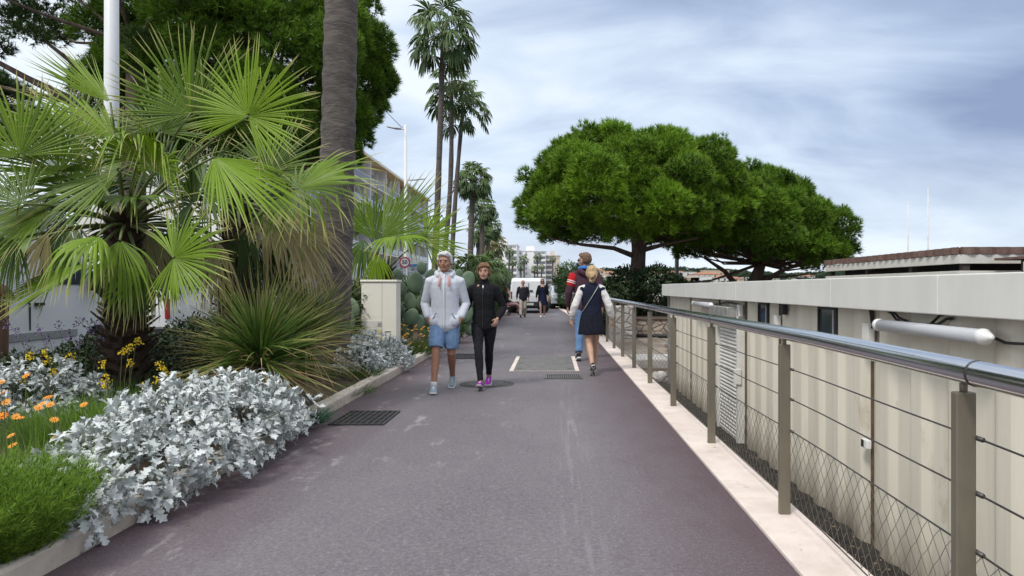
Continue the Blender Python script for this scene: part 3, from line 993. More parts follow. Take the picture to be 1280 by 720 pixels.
def fan(npm, gpet, hub, A, N, R, span, nseg, rng, fuse=.5, droop=.25, cup=.1, fold=.5, lean=0, broken=.2, r0=None, root=None, rows=None):
    """one costapalmate leaf: pleated fused disc that splits into drooping strap tips"""
    hub = np.array(hub, float)
    A = np.array(A, float); A /= np.linalg.norm(A)
    N = np.array(N, float); N -= A * N.dot(A); N /= np.linalg.norm(N)
    S = np.cross(N, A)
    sp = math.radians(span)
    ts = np.array(rows or [.03, .2, .38, .5, .6, .7, .8, .9, 1.0])
    m = len(ts)
    dth = sp / nseg
    r0 = rng.random() if r0 is None else r0
    V = np.zeros((nseg, m, 3, 3)); T = np.zeros((nseg, m, 3)); RR = np.zeros((nseg, m, 3))
    for i in range(nseg):
        th = -sp / 2 + dth * (i + .5)
        Ri = R * (1 - .28 * abs(th / (sp / 2)) ** 2) * rng.uniform(.93, 1.06)
        th2 = th + rng.normal(0, dth * .28)
        d = math.cos(th2) * A + math.sin(th2) * S
        sd = -math.sin(th) * A + math.cos(th) * S
        br = rng.random() < broken
        bt = rng.uniform(.45, .7)
        drp = droop * rng.uniform(.5, 1.9)
        fz = fuse * rng.uniform(.9, 1.12)
        tw = rng.normal(0, .11)
        pos = hub.copy(); prev = 0
        dirv = d.copy()
        for k, t in enumerate(ts):
            step = (t - prev) * Ri
            e = max(0, (t - .35) / .65)
            g_ = drp * e * 1.6
            if br and t > bt: g_ += 2.2
            dv = dirv + np.array([0, 0, -1.]) * g_ + N * (cup * (t if t < .6 else .6)) + sd * tw * e
            dv /= np.linalg.norm(dv)
            pos = pos + dv * step
            prev = t
            w = (t if t < fz else fz * max(.03, 1 - ((t - fz) / (1 - fz)) ** 1.25)) * Ri * math.tan(dth / 2) * (1.0 if t < fz else .92)
            ridge = N * (w * fold)
            V[i, k, 0] = pos - sd * w - ridge; V[i, k, 1] = pos + ridge; V[i, k, 2] = pos + sd * w - ridge
            T[i, k] = t
        RR[i] = np.clip(r0 + rng.normal(0, .13), 0, 1)
    fs = []
    for i in range(nseg):
        o = i * m * 3
        for k in range(m - 1):
            for c in range(2):
                a = o + k * 3 + c
                fs.append((a, a + 1, a + 4, a + 3))
    npm.add(V.reshape(-1, 3), np.array(fs), T.ravel(), RR.ravel())
    if gpet is not None and root is not None:
        root = np.array(root, float)
        mid = (root + hub) / 2 + np.array([0, 0, .10 * np.linalg.norm(hub - root)])
        pts = [Vector(root * (1 - q) ** 2 + mid * 2 * q * (1 - q) + hub * q * q) for q in np.linspace(0, 1, 7)]
        gpet.tube(pts, [.022, .02, .018, .016, .014, .013, .011], n=6)
    return S


def palm_leaf(parent, loc, hub, A, N, R, span, nseg, rng, m=None, root=None, **kw):
    n = NP(); g = G()
    h = np.array(hub) - np.array(loc)
    rt = None if root is None else np.array(root) - np.array(loc)
    fan(n, g, h, A, N, R, span, nseg, rng, root=rt, **kw)
    o = n.build('leaf', m or fan_m, parent)
    if root is not None: g.build('petiole', petiole_m, o, smooth=True)
    return o


def shaggy_trunk(parent, pts, r, nb, rng, m=boot_m, size=.16):
    g = G()
    g.loft(pts, r, n=14)
    k = len(pts) - 1
    for i in range(nb):
        q = i / nb
        s = q * k; j = min(int(s), k - 1); f = s - j
        p = Vector(pts[j]).lerp(Vector(pts[j + 1]), f)
        rr = r[j] + (r[j + 1] - r[j]) * f
        a = i * 2.39996
        d = Vector((math.cos(a), math.sin(a), 0)); sd = Vector((-math.sin(a), math.cos(a), 0))
        L = size * rng.uniform(.7, 1.3); w = .035 * rng.uniform(.7, 1.4)
        b0 = p + d * rr * .85; tip = b0 + d * L * .75 + Vector((0, 0, L * rng.uniform(.2, .7)))
        g._add([b0 - sd * w * 1.4, b0 + sd * w * 1.4, tip + sd * w * .7, tip - sd * w * .7,
                b0 - sd * w * 1.2 - Vector((0, 0, .035)), b0 + sd * w * 1.2 - Vector((0, 0, .035)), tip + sd * w * .6 - Vector((0, 0, .014)), tip - sd * w * .6 - Vector((0, 0, .014))],
               [(0, 1, 2, 3), (7, 6, 5, 4), (0, 3, 7, 4), (1, 5, 6, 2), (3, 2, 6, 7), (0, 4, 5, 1)])
    return g.build('trunk', m, parent)


def pxdir(dx, dy, dz=0):
    """image direction (right, up, away) as a world direction"""
    return np.array([dx, dz, dy], float)


# ---- foreground fan palms
rng = np.random.default_rng(11)
LA = (-4.45, 7.5, .1)
palmA = thing('fan_palm', 'big fan palm nearest the camera with shaggy brown trunk and broad leaves', 'palm', LA, group='fan palms in the planted bed')
shaggy_trunk(palmA, [(0, 0, 0), (.02, 0, .6), (.0, 0, 1.2), (-.03, .05, 1.9)], [.21, .20, .18, .14], 190, rng)
rootA = (-4.47, 7.55, 1.95)
def LFA(px, py, Y, ax, nm, Rpx, span, nseg, **kw):
    hub = at(px, py, Y)
    palm_leaf(palmA, LA, hub, pxdir(*ax), pxdir(*nm), Rpx * Y / F, span, nseg, rng, root=kw.pop('root', rootA), **kw)
TW = (0, .25, -1)   # leaf face turned to the viewer
LFA(238, 142, 7.3, (-.15, 1, .1), (.1, .3, -1), 118, 215, 59, droop=.05, r0=.45, cup=.25)
LFA(310, 145, 7.0, (.35, .9, .0), (-.1, .2, -1), 104, 285, 70, droop=.10, r0=.95, cup=.1)
LFA(138, 128, 7.4, (-.8, .62, .0), (.5, .6, -.6), 112, 60, 26, droop=.02, r0=.85, fold=1.0)
LFA(142, 172, 7.2, (-.75, .5, -.2), (.3, .8, -.5), 120, 110, 33, droop=.18, r0=.8)
LFA(150, 212, 7.0, (-1, .0, -.1), (0, .6, -.9), 155, 165, 52, droop=.16, r0=.5, broken=.05)
LFA(25, 195, 6.6, (-.25, 1, .1), (.3, .3, -1), 112, 190, 44, droop=.05, r0=.6)
LFA(60, 262, 6.7, (-.8, -.35, -.2), (0, .8, -.6), 120, 150, 44, droop=.35, r0=.55)
LFA(172, 200, 6.8, (.1, .5, -.8), (0, 1, .3), 90, 200, 39, droop=.6, r0=.7, broken=.5)
LFA(112, 328, 6.6, (-1, -.52, -.1), (-.3, .7, -.8), 135, 42, 26, droop=.12, r0=.75, fold=1.1, broken=.05)
LFA(122, 295, 6.5, (-.1, -.4, -.7), (0, .9, -.3), 110, 120, 23, droop=1.5, r0=.7, broken=.5)
LFA(217, 322, 6.5, (.75, .1, -.1), (0, .3, -1), 86, 265, 59, droop=.16, r0=.8, cup=.05)
LFA(268, 196, 6.9, (.85, -.62, -.1), (.3, .75, -.5), 148, 115, 39, droop=.35, r0=.95)
LFA(240, 255, 7.6, (.1, .2, -.3), (.1, .6, -.9), 82, 285, 57, droop=.3, r0=.2)  # low r0 on inner fronds: crown shade put into the leaf colour
LFA(200, 235, 7.9, (.4, .6, .2), (0, .4, -1), 100, 230, 52, droop=.2, r0=.15)
LFA(95, 245, 7.9, (-.7, .3, .2), (0, .6, -1), 110, 210, 52, droop=.3, r0=.2)
LFA(200, 165, 8.1, (.1, .9, .3), (0, .4, -1), 100, 200, 46, droop=.12, r0=.3)
LFA(90, 185, 8.3, (-.6, .8, .2), (.2, .4, -1), 110, 190, 46, droop=.12, r0=.35)
LFA(40, 300, 7.6, (-.9, -.1, .1), (0, .6, -.8), 90, 180, 39, droop=.4, r0=.35)
LFA(160, 285, 8.2, (.2, -.8, .1), (0, .5, -1), 90, 230, 44, droop=.5, r0=.12)
LFA(205, 290, 8.2, (.5, -.5, .1), (0, .5, -1), 90, 200, 39, droop=.6, r0=.2)
LFA(165, 245, 7.3, (-.2, -.2, -.9), (0, 1, -.2), 85, 250, 46, droop=.5, r0=.4, broken=.3)
LFA(150, 300, 6.7, (.15, -1, -.2), (0, .4, -1), 105, 120, 31, droop=.9, r0=.55, broken=.3)
LFA(175, 335, 6.9, (-.3, -.9, -.1), (0, .4, -1), 85, 160, 33, droop=.7, r0=.35)
LFA(30, 255, 6.4, (-.9, .35, -.1), (0, .7, -.8), 110, 150, 41, droop=.2, r0=.3)
LFA(75, 215, 6.8, (-.6, .75, -.1), (.2, .5, -.9), 105, 170, 41, droop=.15, r0=.7)
LFA(195, 215, 6.6, (.2, .75, -.4), (0, .6, -.8), 80, 220, 39, droop=.35, r0=.85, broken=.4)
LFA(255, 240, 7.1, (.7, .3, -.1), (.1, .5, -.9), 95, 210, 46, droop=.3, r0=.3)
LFA(20, 300, 6.6, (-.5, -.8, -.1), (0, .5, -1), 100, 140, 34, droop=.6, r0=.25)
LFA(85, 270, 7.8, (-.5, -.6, 0), (0, .5, -1), 95, 200, 40, droop=.5, r0=.1)
LFA(120, 250, 7.9, (-.2, .4, 0), (0, .5, -1), 90, 240, 40, droop=.4, r0=.1)
LFA(180, 300, 7.9, (.4, -.7, 0), (0, .5, -1), 95, 160, 34, droop=.7, r0=.08)
for (px, py, ax, Rp) in ((185, 285, (.35, -1, 0), 120), (60, 290, (-.4, -1, 0), 90), (255, 290, (.3, -1, .1), 110)):
    LFA(px, py, 7.5, ax, (0, .3, -1), Rp, 70, 16, droop=1.0, m=fan_dry, broken=.3, r0=.2)

LB = (-3.75, 8.5, .1)
palmB = thing('fan_palm', 'second fan palm with hanging dry fronds beside the spiky yucca', 'palm', LB, group='fan palms in the planted bed')
shaggy_trunk(palmB, [(0, 0, 0), (.02, 0, .7), (.04, 0, 1.5), (.0, .03, 2.3)], [.2, .18, .17, .13], 150, rng)
rootB = (-3.75, 8.55, 2.3)
def LFB(px, py, Y, ax, nm, Rpx, span, nseg, **kw):
    palm_leaf(palmB, LB, at(px, py, Y), pxdir(*ax), pxdir(*nm), Rpx * Y / F, span, nseg, rng, root=rootB, **kw)
LFB(372, 236, 7.8, (1, .1, -.3), (-.05, .75, -.65), 122, 270, 67, droop=.38, r0=.6, broken=.35)
LFB(345, 268, 7.9, (.85, -.45, -.1), (.2, .8, -.5), 125, 95, 33, droop=.7, r0=.9, m=fan_dry, broken=.2)
LFB(330, 255, 8.6, (.6, -.8, .1), (.2, .5, -.9), 115, 130, 33, droop=.8, r0=.3, m=fan_dry)
LFB(300, 250, 9.0, (.3, .3, .2), (0, .5, -1), 85, 280, 52, droop=.3, r0=.12)
LFB(335, 215, 9.3, (.4, .8, .3), (0, .3, -1), 85, 230, 46, droop=.15, r0=.35)
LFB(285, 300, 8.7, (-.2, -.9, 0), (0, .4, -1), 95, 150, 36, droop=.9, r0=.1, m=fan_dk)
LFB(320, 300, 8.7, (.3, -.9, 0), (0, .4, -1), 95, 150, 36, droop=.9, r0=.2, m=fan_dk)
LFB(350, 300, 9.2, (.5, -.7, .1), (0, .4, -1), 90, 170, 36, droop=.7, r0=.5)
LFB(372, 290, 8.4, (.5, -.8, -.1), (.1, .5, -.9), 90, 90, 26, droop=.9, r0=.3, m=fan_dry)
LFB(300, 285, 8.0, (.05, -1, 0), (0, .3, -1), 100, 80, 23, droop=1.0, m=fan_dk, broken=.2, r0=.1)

LC = (-3.25, 14.0, .1)
palmC = thing('fan_palm', 'short fan palm rising behind the cream cabinet and prickly pear', 'palm', LC, group='fan palms in the planted bed')
shaggy_trunk(palmC, [(0, 0, 0), (.0, 0, .5), (.0, 0, 1.6)], [.2, .18, .14], 70, rng)
rootC = (-3.25, 14.05, 1.6)
def LFC(px, py, Y, ax, nm, Rpx, span, nseg, **kw):
    palm_leaf(palmC, LC, at(px, py, Y), pxdir(*ax), pxdir(*nm), Rpx * Y / F, span, nseg, rng, root=rootC, **kw)
LFC(478, 298, 13.5, (.75, .7, .0), (-.2, .5, -.9), 108, 110, 39, droop=.06, r0=.5)
LFC(468, 300, 14.0, (.1, 1, .1), (.0, .3, -1), 80, 140, 39, droop=.06, r0=.45)
LFC(530, 300, 13.2, (1, .22, -.1), (-.1, .2, -1), 66, 165, 44, droop=.08, r0=.95)
LFC(498, 296, 13.0, (.3, -.1, -.6), (0, 1, -.3), 58, 240, 39, droop=1.0, r0=.75, broken=.3)
LFC(455, 285, 14.2, (-.7, .4, 0), (.2, .5, -.9), 75, 170, 41, droop=.25, r0=.3)
LFC(470, 318, 13.4, (.1, -1, 0), (0, .4, -1), 55, 90, 20, droop=.8, r0=.95)
LFC(455, 300, 13.6, (-.3, -.9, 0), (0, .4, -1), 62, 110, 23, droop=.9, r0=.35)

# ---- yucca rosettes
yuc_m = leafmat('yucca_leaf', (.050, .11, .015), (.16, .25, .045), tip=(.45, .36, .14), tip0=.55, trans=.15, rough=.5)
yuc_dry = leafmat('dry_yucca_leaf', (.36, .27, .11), (.52, .41, .20), tip=(.30, .2, .1), tip0=.8, trans=.15, rough=.7)
def yucca(loc, label, n, L, rng, up=.35, z0=.45):
    t = thing('yucca', label, 'yucca', loc, group='spiky yuccas in the bed')
    d = unit(rng.normal(0, 1, (n, 3)) + np.array([0, 0, up])); d = d[d[:, 2] > -.25]
    P = d * .05 + np.array([0, 0, z0]); P[:, 2] += rng.uniform(-.12, .12, len(d))
    a = NP(); strips(a, P, d, L * rng.uniform(.7, 1.1, len(d)), .021, .03 + .14 * rng.random(len(d)), rng, nseg=5, twist=.8)
    a.build('leaves', yuc_m, t)
    n2 = int(n * .26)
    d = unit(rng.normal(0, 1, (n2, 3)) * np.array([1, 1, .42]) + np.array([0, 0, .03])); d = d[(d[:, 2] > -.5)]
    P = d * .06 + np.array([0, 0, z0 - .12])
    b_ = NP(); strips(b_, P, d, L * rng.uniform(.7, 1.12, len(d)), .015, .2 + .25 * rng.random(len(d)), rng, nseg=5, twist=.8)
    b_.build('dry_leaves', yuc_dry, t)
    g = G(); g.loft([(0, 0, -.15), (0, 0, .2), (0, 0, z0)], [.12, .11, .08]); g.build('stem', boot_m, t)
rng = np.random.default_rng(5)
yucca((-2.92, 7.2, .12), 'large spiky yucca with green leaves and straw coloured tips', 800, .95, rng, z0=.5)
yucca((-3.15, 9.2, .12), 'tall grassy yucca behind the large spiky one', 420, 1.0, rng, up=1.0, z0=.55)

# ---- prickly pear
cac_m = mat('cactus_pad', (.10, .155, .085), (.145, .20, .13), rough=.6, scale=5, bump=.3, bscale=60)
def pad(g, c, r, az, tilt, thick=.045):
    rot = Matrix.Rotation(az, 3, 'Z') @ Matrix.Rotation(tilt, 3, 'Y')
    vs0 = len(g.v)
    g.ell(c, (r * .82, thick, r * 1.08), rot, nu=18, nv=12)
def cactus(loc, label, pads, group='prickly pears in the bed'):
    t = thing('prickly_pear', label, 'cactus', loc, group=group)
    for (px, py, Y, r, az, ti) in pads:
        g = G(); p = at(px, py, Y) - Vector(loc)
        pad(g, (0, 0, 0), r * .82, az, ti)
        o = g.build('pad', cac_m, t, smooth=True); o.location = p
L1 = (-2.75, 14.6, .1)
pads = [(519, 353, 14.3, .24, .3, .1), (513, 377, 14.2, .21, -.4, -.2), (514, 396, 14.1, .20, .2, .5), (502, 362, 14.6, .19, .8, -.3), (508, 412, 14.2, .2, .1, -.3),
        (533, 365, 14.5, .22, -.5, .3), (527, 380, 14.8, .2, .9, -.4), (540, 346, 14.7, .2, .3, .4), (523, 404, 14.2, .19, .5, .3), (500, 390, 14.5, .2, -.7, .2), (535, 398, 14.6, .2, .2, -.2),
        (545, 380, 14.9, .2, -.3, 0), (496, 345, 14.8, .17, .2, .2), (527, 335, 15, .16, .5, -.2), (552, 362, 15.1, .2, .4, .2), (490, 415, 14.6, .2, .3, .2), (538, 420, 14.7, .2, .1, .1)]
cactus(L1, 'broad prickly pear with round pads beside the cream cabinet', pads)
L2 = (-3.35, 13.6, .1)
cactus(L2, 'tall narrow prickly pear shoot rising behind the cabinet top', [(470, 312, 13.5, .125, .3, .05), (472, 335, 13.5, .17, .2, -.05), (473, 362, 13.5, .2, .1, .1), (475, 392, 13.5, .2, .4, -.1), (476, 420, 13.5, .2, .2, .1)])
L3 = (-2.7, 17.5, .1)
cactus(L3, 'prickly pear partly hidden behind the couple', [(585, 350, 17.5, .25, .2, .2), (577, 368, 17.4, .26, -.4, -.2), (590, 372, 17.6, .24, .5, .3), (582, 392, 17.3, .26, .1, .1), (570, 390, 17.6, .25, .8, .2), (596, 392, 17.8, .22, .3, -.3), (566, 370, 17.9, .24, -.1, .1), (574, 345, 17.9, .2, .6, 0), (588, 408, 17.4, .25, .1, .1)])
L4 = (-3.3, 11.6, .1)
cactus(L4, 'small grey green prickly pear half buried in yucca leaves', [(425, 372, 11.6, .22, .5, .7), (412, 362, 11.7, .2, .2, .4), (440, 385, 11.6, .2, -.4, -.5), (432, 402, 11.5, .22, .2, .2), (420, 395, 11.6, .2, .6, -.1)])

# ---- silver dusty miller cushions
dm_tv, dm_tf = [], []
xs = [0, .14, .26, .36, .50, .60, .74, .84, 1.0]
hw = [.02, .05, .20, .09, .30, .13, .27, .12, .03]
for x, h_ in zip(xs, hw):
    z = .10 * math.sin(x * 2.6) - .16 * x * x
    dx = .05 if h_ > .15 else 0
    dm_tv += [(x + dx, -h_, z + .22 * h_), (x, 0, z - .02), (x + dx, h_, z + .22 * h_)]
for i in range(len(xs) - 1):
    a = i * 3
    dm_tf += [(a, a + 1, a + 4), (a, a + 4, a + 3), (a + 1, a + 2, a + 5), (a + 1, a + 5, a + 4)]
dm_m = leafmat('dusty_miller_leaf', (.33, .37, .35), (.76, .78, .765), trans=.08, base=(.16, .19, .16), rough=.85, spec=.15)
dm_in = mat('dusty_miller_stems', (.16, .17, .14), (.09, .085, .06), rough=.95, scale=12)
def dusty(loc, lobes, dens, size, label, seed):
    rng = np.random.default_rng(seed)
    t = thing('dusty_miller', label, 'silver shrub', loc, group='silver leaved cushions')
    P, N, I = lobe_points(lobes, dens, rng, zcut=-.55, inside=.93)
    n = len(P)
    k = 8
    axis = unit(N * .8 + np.array([0, 0, .55]) + rng.normal(0, .25, (n, 3)))
    P = P - N * (rng.uniform(-.04, .17, (n, 1)) - .07 * np.array([noise.noise(Vector(p * 5)) for p in P])[:, None])
    P = np.repeat(P, k, 0); ax = np.repeat(axis, k, 0)
    d = unit(ax * rng.uniform(.15, .8, (n * k, 1)) + unit(rng.normal(0, 1, (n * k, 3))) * .8)
    nrm = unit(ax + rng.normal(0, .25, (n * k, 3)))
    sz = size * rng.uniform(.55, 1.2, n * k)
    r = np.clip(np.repeat(rng.random(n), k) * .6 + rng.random(n * k) * .4, 0, 1)
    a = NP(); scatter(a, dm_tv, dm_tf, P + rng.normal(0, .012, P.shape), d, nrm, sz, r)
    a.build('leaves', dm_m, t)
    g = G()
    for i in range(0, n, 5):
        c = np.array(lobes[I[i]][0]); q = P[i * k]
        b0 = Vector((c[0] * .9 + q[0] * .1, c[1] * .9 + q[1] * .1, -.05))
        g.tube([b0, Vector(c).lerp(Vector(q), .45), Vector(q)], [.008, .006, .004], n=4)
    g.build('stems', dm_in, t)
lob = []
rg_ = random.Random(3)
# main cushion: follows the kerb, lobes given relative to (-2.62, 5, .1)
for (x, y, z, rx, ry, rz) in [(-.02, -1.15, .08, .36, .42, .26), (.08, -.78, .10, .38, .42, .34), (-.16, -.45, .14, .40, .44, .40), (.12, -.3, .12, .40, .45, .38), (-.12, .1, .18, .46, .48, .48),
                              (.16, .35, .14, .38, .45, .42), (-.1, .65, .18, .44, .45, .46), (.15, .9, .14, .36, .42, .40), (-.05, 1.2, .14, .40, .42, .42), (.16, 1.35, .1, .28, .36, .32), (.0, -1.42, .04, .28, .3, .22)]:
    lob.append(((x, y, z * .75), (rx, ry, rz * .78)))
dusty((-2.55, 5.0, .1), lob, 150, .080, 'big silver white dusty miller cushion spilling over the kerb in front', 21)
lob = [((0, -.7, .08), (.35, .4, .26)), ((-.1, -.2, .12), (.4, .45, .36)), ((.05, .3, .12), (.36, .45, .34)), ((.12, .8, .08), (.3, .4, .26)), ((-.25, .35, .1), (.35, .4, .34)), ((.25, .05, .04), (.25, .4, .22))]
dusty((-2.72, 11.0, .1), lob, 150, .066, 'far silver dusty miller cushion in front of the cream cabinet', 22)
lob = [((0, 0, .15), (.42, .42, .42)), ((.4, .3, .12), (.38, .4, .36)), ((-.45, .1, .18), (.4, .4, .44)), ((.15, -.4, .08), (.32, .36, .30))]
dusty((-4.85, 6.2, .1), lob, 150, .072, 'blue grey dusty miller bush behind the orange flowers', 23)

# ---- grasses and flowers
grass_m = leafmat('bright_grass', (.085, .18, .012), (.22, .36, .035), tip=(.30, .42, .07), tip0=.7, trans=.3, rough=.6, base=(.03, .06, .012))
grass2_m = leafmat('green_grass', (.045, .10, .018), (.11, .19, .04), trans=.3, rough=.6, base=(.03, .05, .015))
def clump(name, loc, label, cat, n, rad, L, m, seed, spread=.45, W=.006, droop=.25, group=None, feather=0, t=None):
    rng = np.random.default_rng(seed)
    if t is None: t = thing(name, label, cat, loc, group=group)
    a_ = rng.uniform(0, 2 * PI, n); q = rad * np.sqrt(rng.random(n))
    P = np.stack([np.cos(a_) * q, np.sin(a_) * q * 1.1, np.full(n, -.03)], 1)
    D = unit(np.stack([np.cos(a_) * spread * (q / rad) * 1.6, np.sin(a_) * spread * (q / rad) * 1.6, np.ones(n)], 1) + rng.normal(0, spread * .4, (n, 3)) * np.array([1, 1, .3]))
    l = L * rng.uniform(.6, 1.1, n)
    a = NP(); strips(a, P, D, l, W, droop * rng.uniform(.3, 1.6, n), rng, nseg=4, twist=1.5)
    if feather:
        k = feather
        s = rng.uniform(.25, 1, (n, k))
        B = (P[:, None] + D[:, None] * (l[:, None] * s)[..., None]); B[..., 2] -= droop * .9 * l[:, None] * s * s
        B = B.reshape(-1, 3)
        tufts(a, B, np.repeat(D, k, 0), .055, .0016, 4, .5, rng, r=rng.random(len(B)))
    a.build('blades', m, t)
    return t
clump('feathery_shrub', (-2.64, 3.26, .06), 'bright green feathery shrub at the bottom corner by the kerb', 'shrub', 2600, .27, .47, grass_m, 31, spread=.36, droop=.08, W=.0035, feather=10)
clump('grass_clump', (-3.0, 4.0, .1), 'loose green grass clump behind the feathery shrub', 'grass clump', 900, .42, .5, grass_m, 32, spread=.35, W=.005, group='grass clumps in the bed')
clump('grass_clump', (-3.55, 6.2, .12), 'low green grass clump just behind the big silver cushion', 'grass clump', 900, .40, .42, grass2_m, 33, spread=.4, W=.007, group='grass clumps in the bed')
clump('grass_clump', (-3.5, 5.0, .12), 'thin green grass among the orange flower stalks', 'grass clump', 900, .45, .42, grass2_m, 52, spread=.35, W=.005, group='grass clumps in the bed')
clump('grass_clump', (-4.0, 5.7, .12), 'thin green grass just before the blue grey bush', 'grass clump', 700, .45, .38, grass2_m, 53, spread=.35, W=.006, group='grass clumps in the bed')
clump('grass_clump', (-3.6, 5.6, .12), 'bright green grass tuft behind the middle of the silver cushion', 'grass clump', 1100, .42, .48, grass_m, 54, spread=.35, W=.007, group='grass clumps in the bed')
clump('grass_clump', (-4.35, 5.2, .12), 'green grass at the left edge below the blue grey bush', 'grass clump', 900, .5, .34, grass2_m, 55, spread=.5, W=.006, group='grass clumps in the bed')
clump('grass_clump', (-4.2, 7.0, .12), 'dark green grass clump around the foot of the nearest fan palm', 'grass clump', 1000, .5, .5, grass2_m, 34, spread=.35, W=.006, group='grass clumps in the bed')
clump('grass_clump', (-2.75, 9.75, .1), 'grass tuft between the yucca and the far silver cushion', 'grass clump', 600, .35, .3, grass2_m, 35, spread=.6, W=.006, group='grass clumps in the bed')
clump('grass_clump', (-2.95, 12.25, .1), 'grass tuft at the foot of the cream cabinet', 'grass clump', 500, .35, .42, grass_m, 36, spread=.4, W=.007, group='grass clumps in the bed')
clump('ground_cover', (-2.42, 6.75, .06), 'low dark blue green plant at the end of the silver cushion', 'ground cover plant', 900, .26, .26, leafmat('blue_green', (.025, .07, .045), (.05, .12, .075), trans=.2), 37, spread=.8, W=.006)
clump('ground_cover', (-2.5, 8.6, .07), 'sparse green ground cover at the kerb under the yucca', 'ground cover plant', 500, .35, .18, grass2_m, 38, spread=.8, W=.005)

fl_or = mat('orange_petal', (.80, .25, .02), (.75, .36, .04), rough=.6, scale=20)
fl_ye = mat('yellow_petal', (.80, .62, .03), (.75, .5, .02), rough=.6, scale=20)
fl_pu = mat('purple_petal', (.20, .13, .32), (.32, .22, .42), rough=.7, scale=20)
stalk_m = mat('flower_stalk', (.08, .12, .03), (.12, .12, .05), rough=.7)
def flower_plant(name, loc, label, heads, m, kind, group=None, leaves=None, seed=1):
    """heads: flower tops relative to the plant's foot"""
    r_ = random.Random(seed)
    t = thing(name, label, 'flower', loc, group=group)
    g = G()
    for h in heads:
        b0 = Vector((h[0] * .35, h[1] * .35, -.03)); h = Vector(h)
        g.tube([b0, b0.lerp(h, .5) + Vector((r_.uniform(-.02, .02), 0, .03)), h], [.004, .003, .0025], n=4)
    g.build('stalks', stalk_m, t)
    for h in heads:
        g = G()
        h = Vector(h)
        if kind == 'daisy':
            nrm = Vector((r_.uniform(-.5, .5), -.5 + r_.uniform(-.4, .4), 1)).normalized()
            u = nrm.orthogonal().normalized(); v = nrm.cross(u)
            R = r_.uniform(.026, .036)
            for k in range(11):
                a = 2 * PI * k / 11
                d = u * math.cos(a) + v * math.sin(a); e = u * math.cos(a + .2) + v * math.sin(a + .2); e2 = u * math.cos(a - .2) + v * math.sin(a - .2)
                g._add([h, h + e2 * R * .7 + nrm * .006, h + d * R + nrm * .002, h + e * R * .7 + nrm * .006], [(0, 1, 2, 3)])
            g.ell(h + nrm * .004, (.008, .008, .006), nu=8, nv=5)
        else:   # spike of small starry flowers
            L = .07 if kind == 'spike' else .12
            for k in range(22 if kind == 'spike' else 16):
                q = r_.random()
                p = h - Vector((0, 0, L * q)) + Vector((r_.gauss(0, 1), r_.gauss(0, 1), 0)) * (.012 + .012 * q)
                s = .0105
                d = Vector((r_.gauss(0, 1), r_.gauss(0, 1), .4)).normalized(); u = d.orthogonal().normalized() * s; v = d.cross(u)
                g._add([p + u, p + v, p - u, p - v, p + d * s], [(0, 1, 4), (1, 2, 4), (2, 3, 4), (3, 0, 4)])
        g.build('flower', m, t, fixn=False)
    return t
def hd(loc, lst, Y):
    return [tuple(at(px, py, Y + dy) - Vector(loc)) for px, py, dy in lst]
def flowers(name, loc, label, pts, Y, m, kind, group, seed, lv=None):
    t = flower_plant(name, loc, label, hd(loc, pts, Y), m, kind, group, seed=seed)
    if lv: clump(None, loc, None, None, lv[0], lv[1], lv[2], lv[3], seed + 50, t=t, W=.007, spread=.4)
Lf = (-3.25, 4.35, .1)
flowers('gazania', Lf, 'orange daisy flowers on tall stalks at the left edge', [(5, 491, .0), (8, 503, .1), (3, 520, .05), (20, 521, 0), (25, 523, .1), (14, 545, -.1), (16, 557, 0), (33, 470, .2), (2, 478, .1)], 4.3, fl_or, 'daisy', 'orange flowers in the bed', 1)
Lf = (-3.05, 4.75, .1)
flowers('gazania', Lf, 'orange daisy flowers between the grass and the silver cushion', [(53, 505, 0), (63, 506, .1), (60, 497, .2), (68, 525, 0), (68, 548, -.1), (105, 506, .3), (48, 510, .1)], 4.7, fl_or, 'daisy', 'orange flowers in the bed', 2)
Lf = (-4.3, 6.6, .12)
flowers('bulbine', Lf, 'yellow flower spikes behind the blue grey bush', [(37, 440, 0), (56, 437, .1), (58, 447, .1), (67, 460, 0), (90, 441, .2), (28, 470, -.2)], 6.5, fl_ye, 'spike', 'yellow flowers in the bed', 3, (250, .3, .35, grass2_m))
Lf = (-3.9, 6.5, .12)
flowers('bulbine', Lf, 'yellow flower spikes left of the big silver cushion', [(129, 450, 0), (133, 468, .1), (131, 476, .1), (153, 434, .3), (162, 430, .3), (171, 422, .4), (163, 449, .2)], 6.4, fl_ye, 'spike', 'yellow flowers in the bed', 4, (300, .3, .3, grass2_m))
Lf = (-3.55, 6.6, .12)
flowers('bulbine', Lf, 'yellow flower spikes in front of the yucca', [(200, 452, 0), (206, 460, .1), (180, 478, -.3), (196, 470, .1), (222, 466, .3)], 6.5, fl_ye, 'spike', 'yellow flowers in the bed', 5, (150, .2, .25, grass2_m))
Lf = (-5.0, 7.6, .12)
flowers('sea_lavender', Lf, 'purple flower sprays before the white van', [(8 + i * 13, 398 + (i * 37) % 26, (i % 3) * .2) for i in range(11)], 7.4, fl_pu, 'spray', 'purple flowers in the bed', 6, (300, .6, .5, grass2_m))
Lf = (-4.3, 8.2, .12)
flowers('sea_lavender', Lf, 'purple flower sprays behind the nearest palm trunk', [(95 + i * 9, 396 + (i * 23) % 22, (i % 3) * .2) for i in range(7)], 8.0, fl_pu, 'spray', 'purple flowers in the bed', 7)
Lf = (-2.75, 13.4, .1)
rr = random.Random(4)
flowers('marigold', Lf, 'dense bed of orange flowers at the foot of the prickly pear', [(rr.uniform(498, 545), rr.uniform(404, 436), rr.uniform(-.5, .6)) for _ in range(46)], 13.4, mat('amber_petal', (.62, .26, .03), (.66, .38, .05), rough=.6, scale=20), 'daisy', 'orange flowers in the bed', 8, (1300, .62, .46, grass2_m))

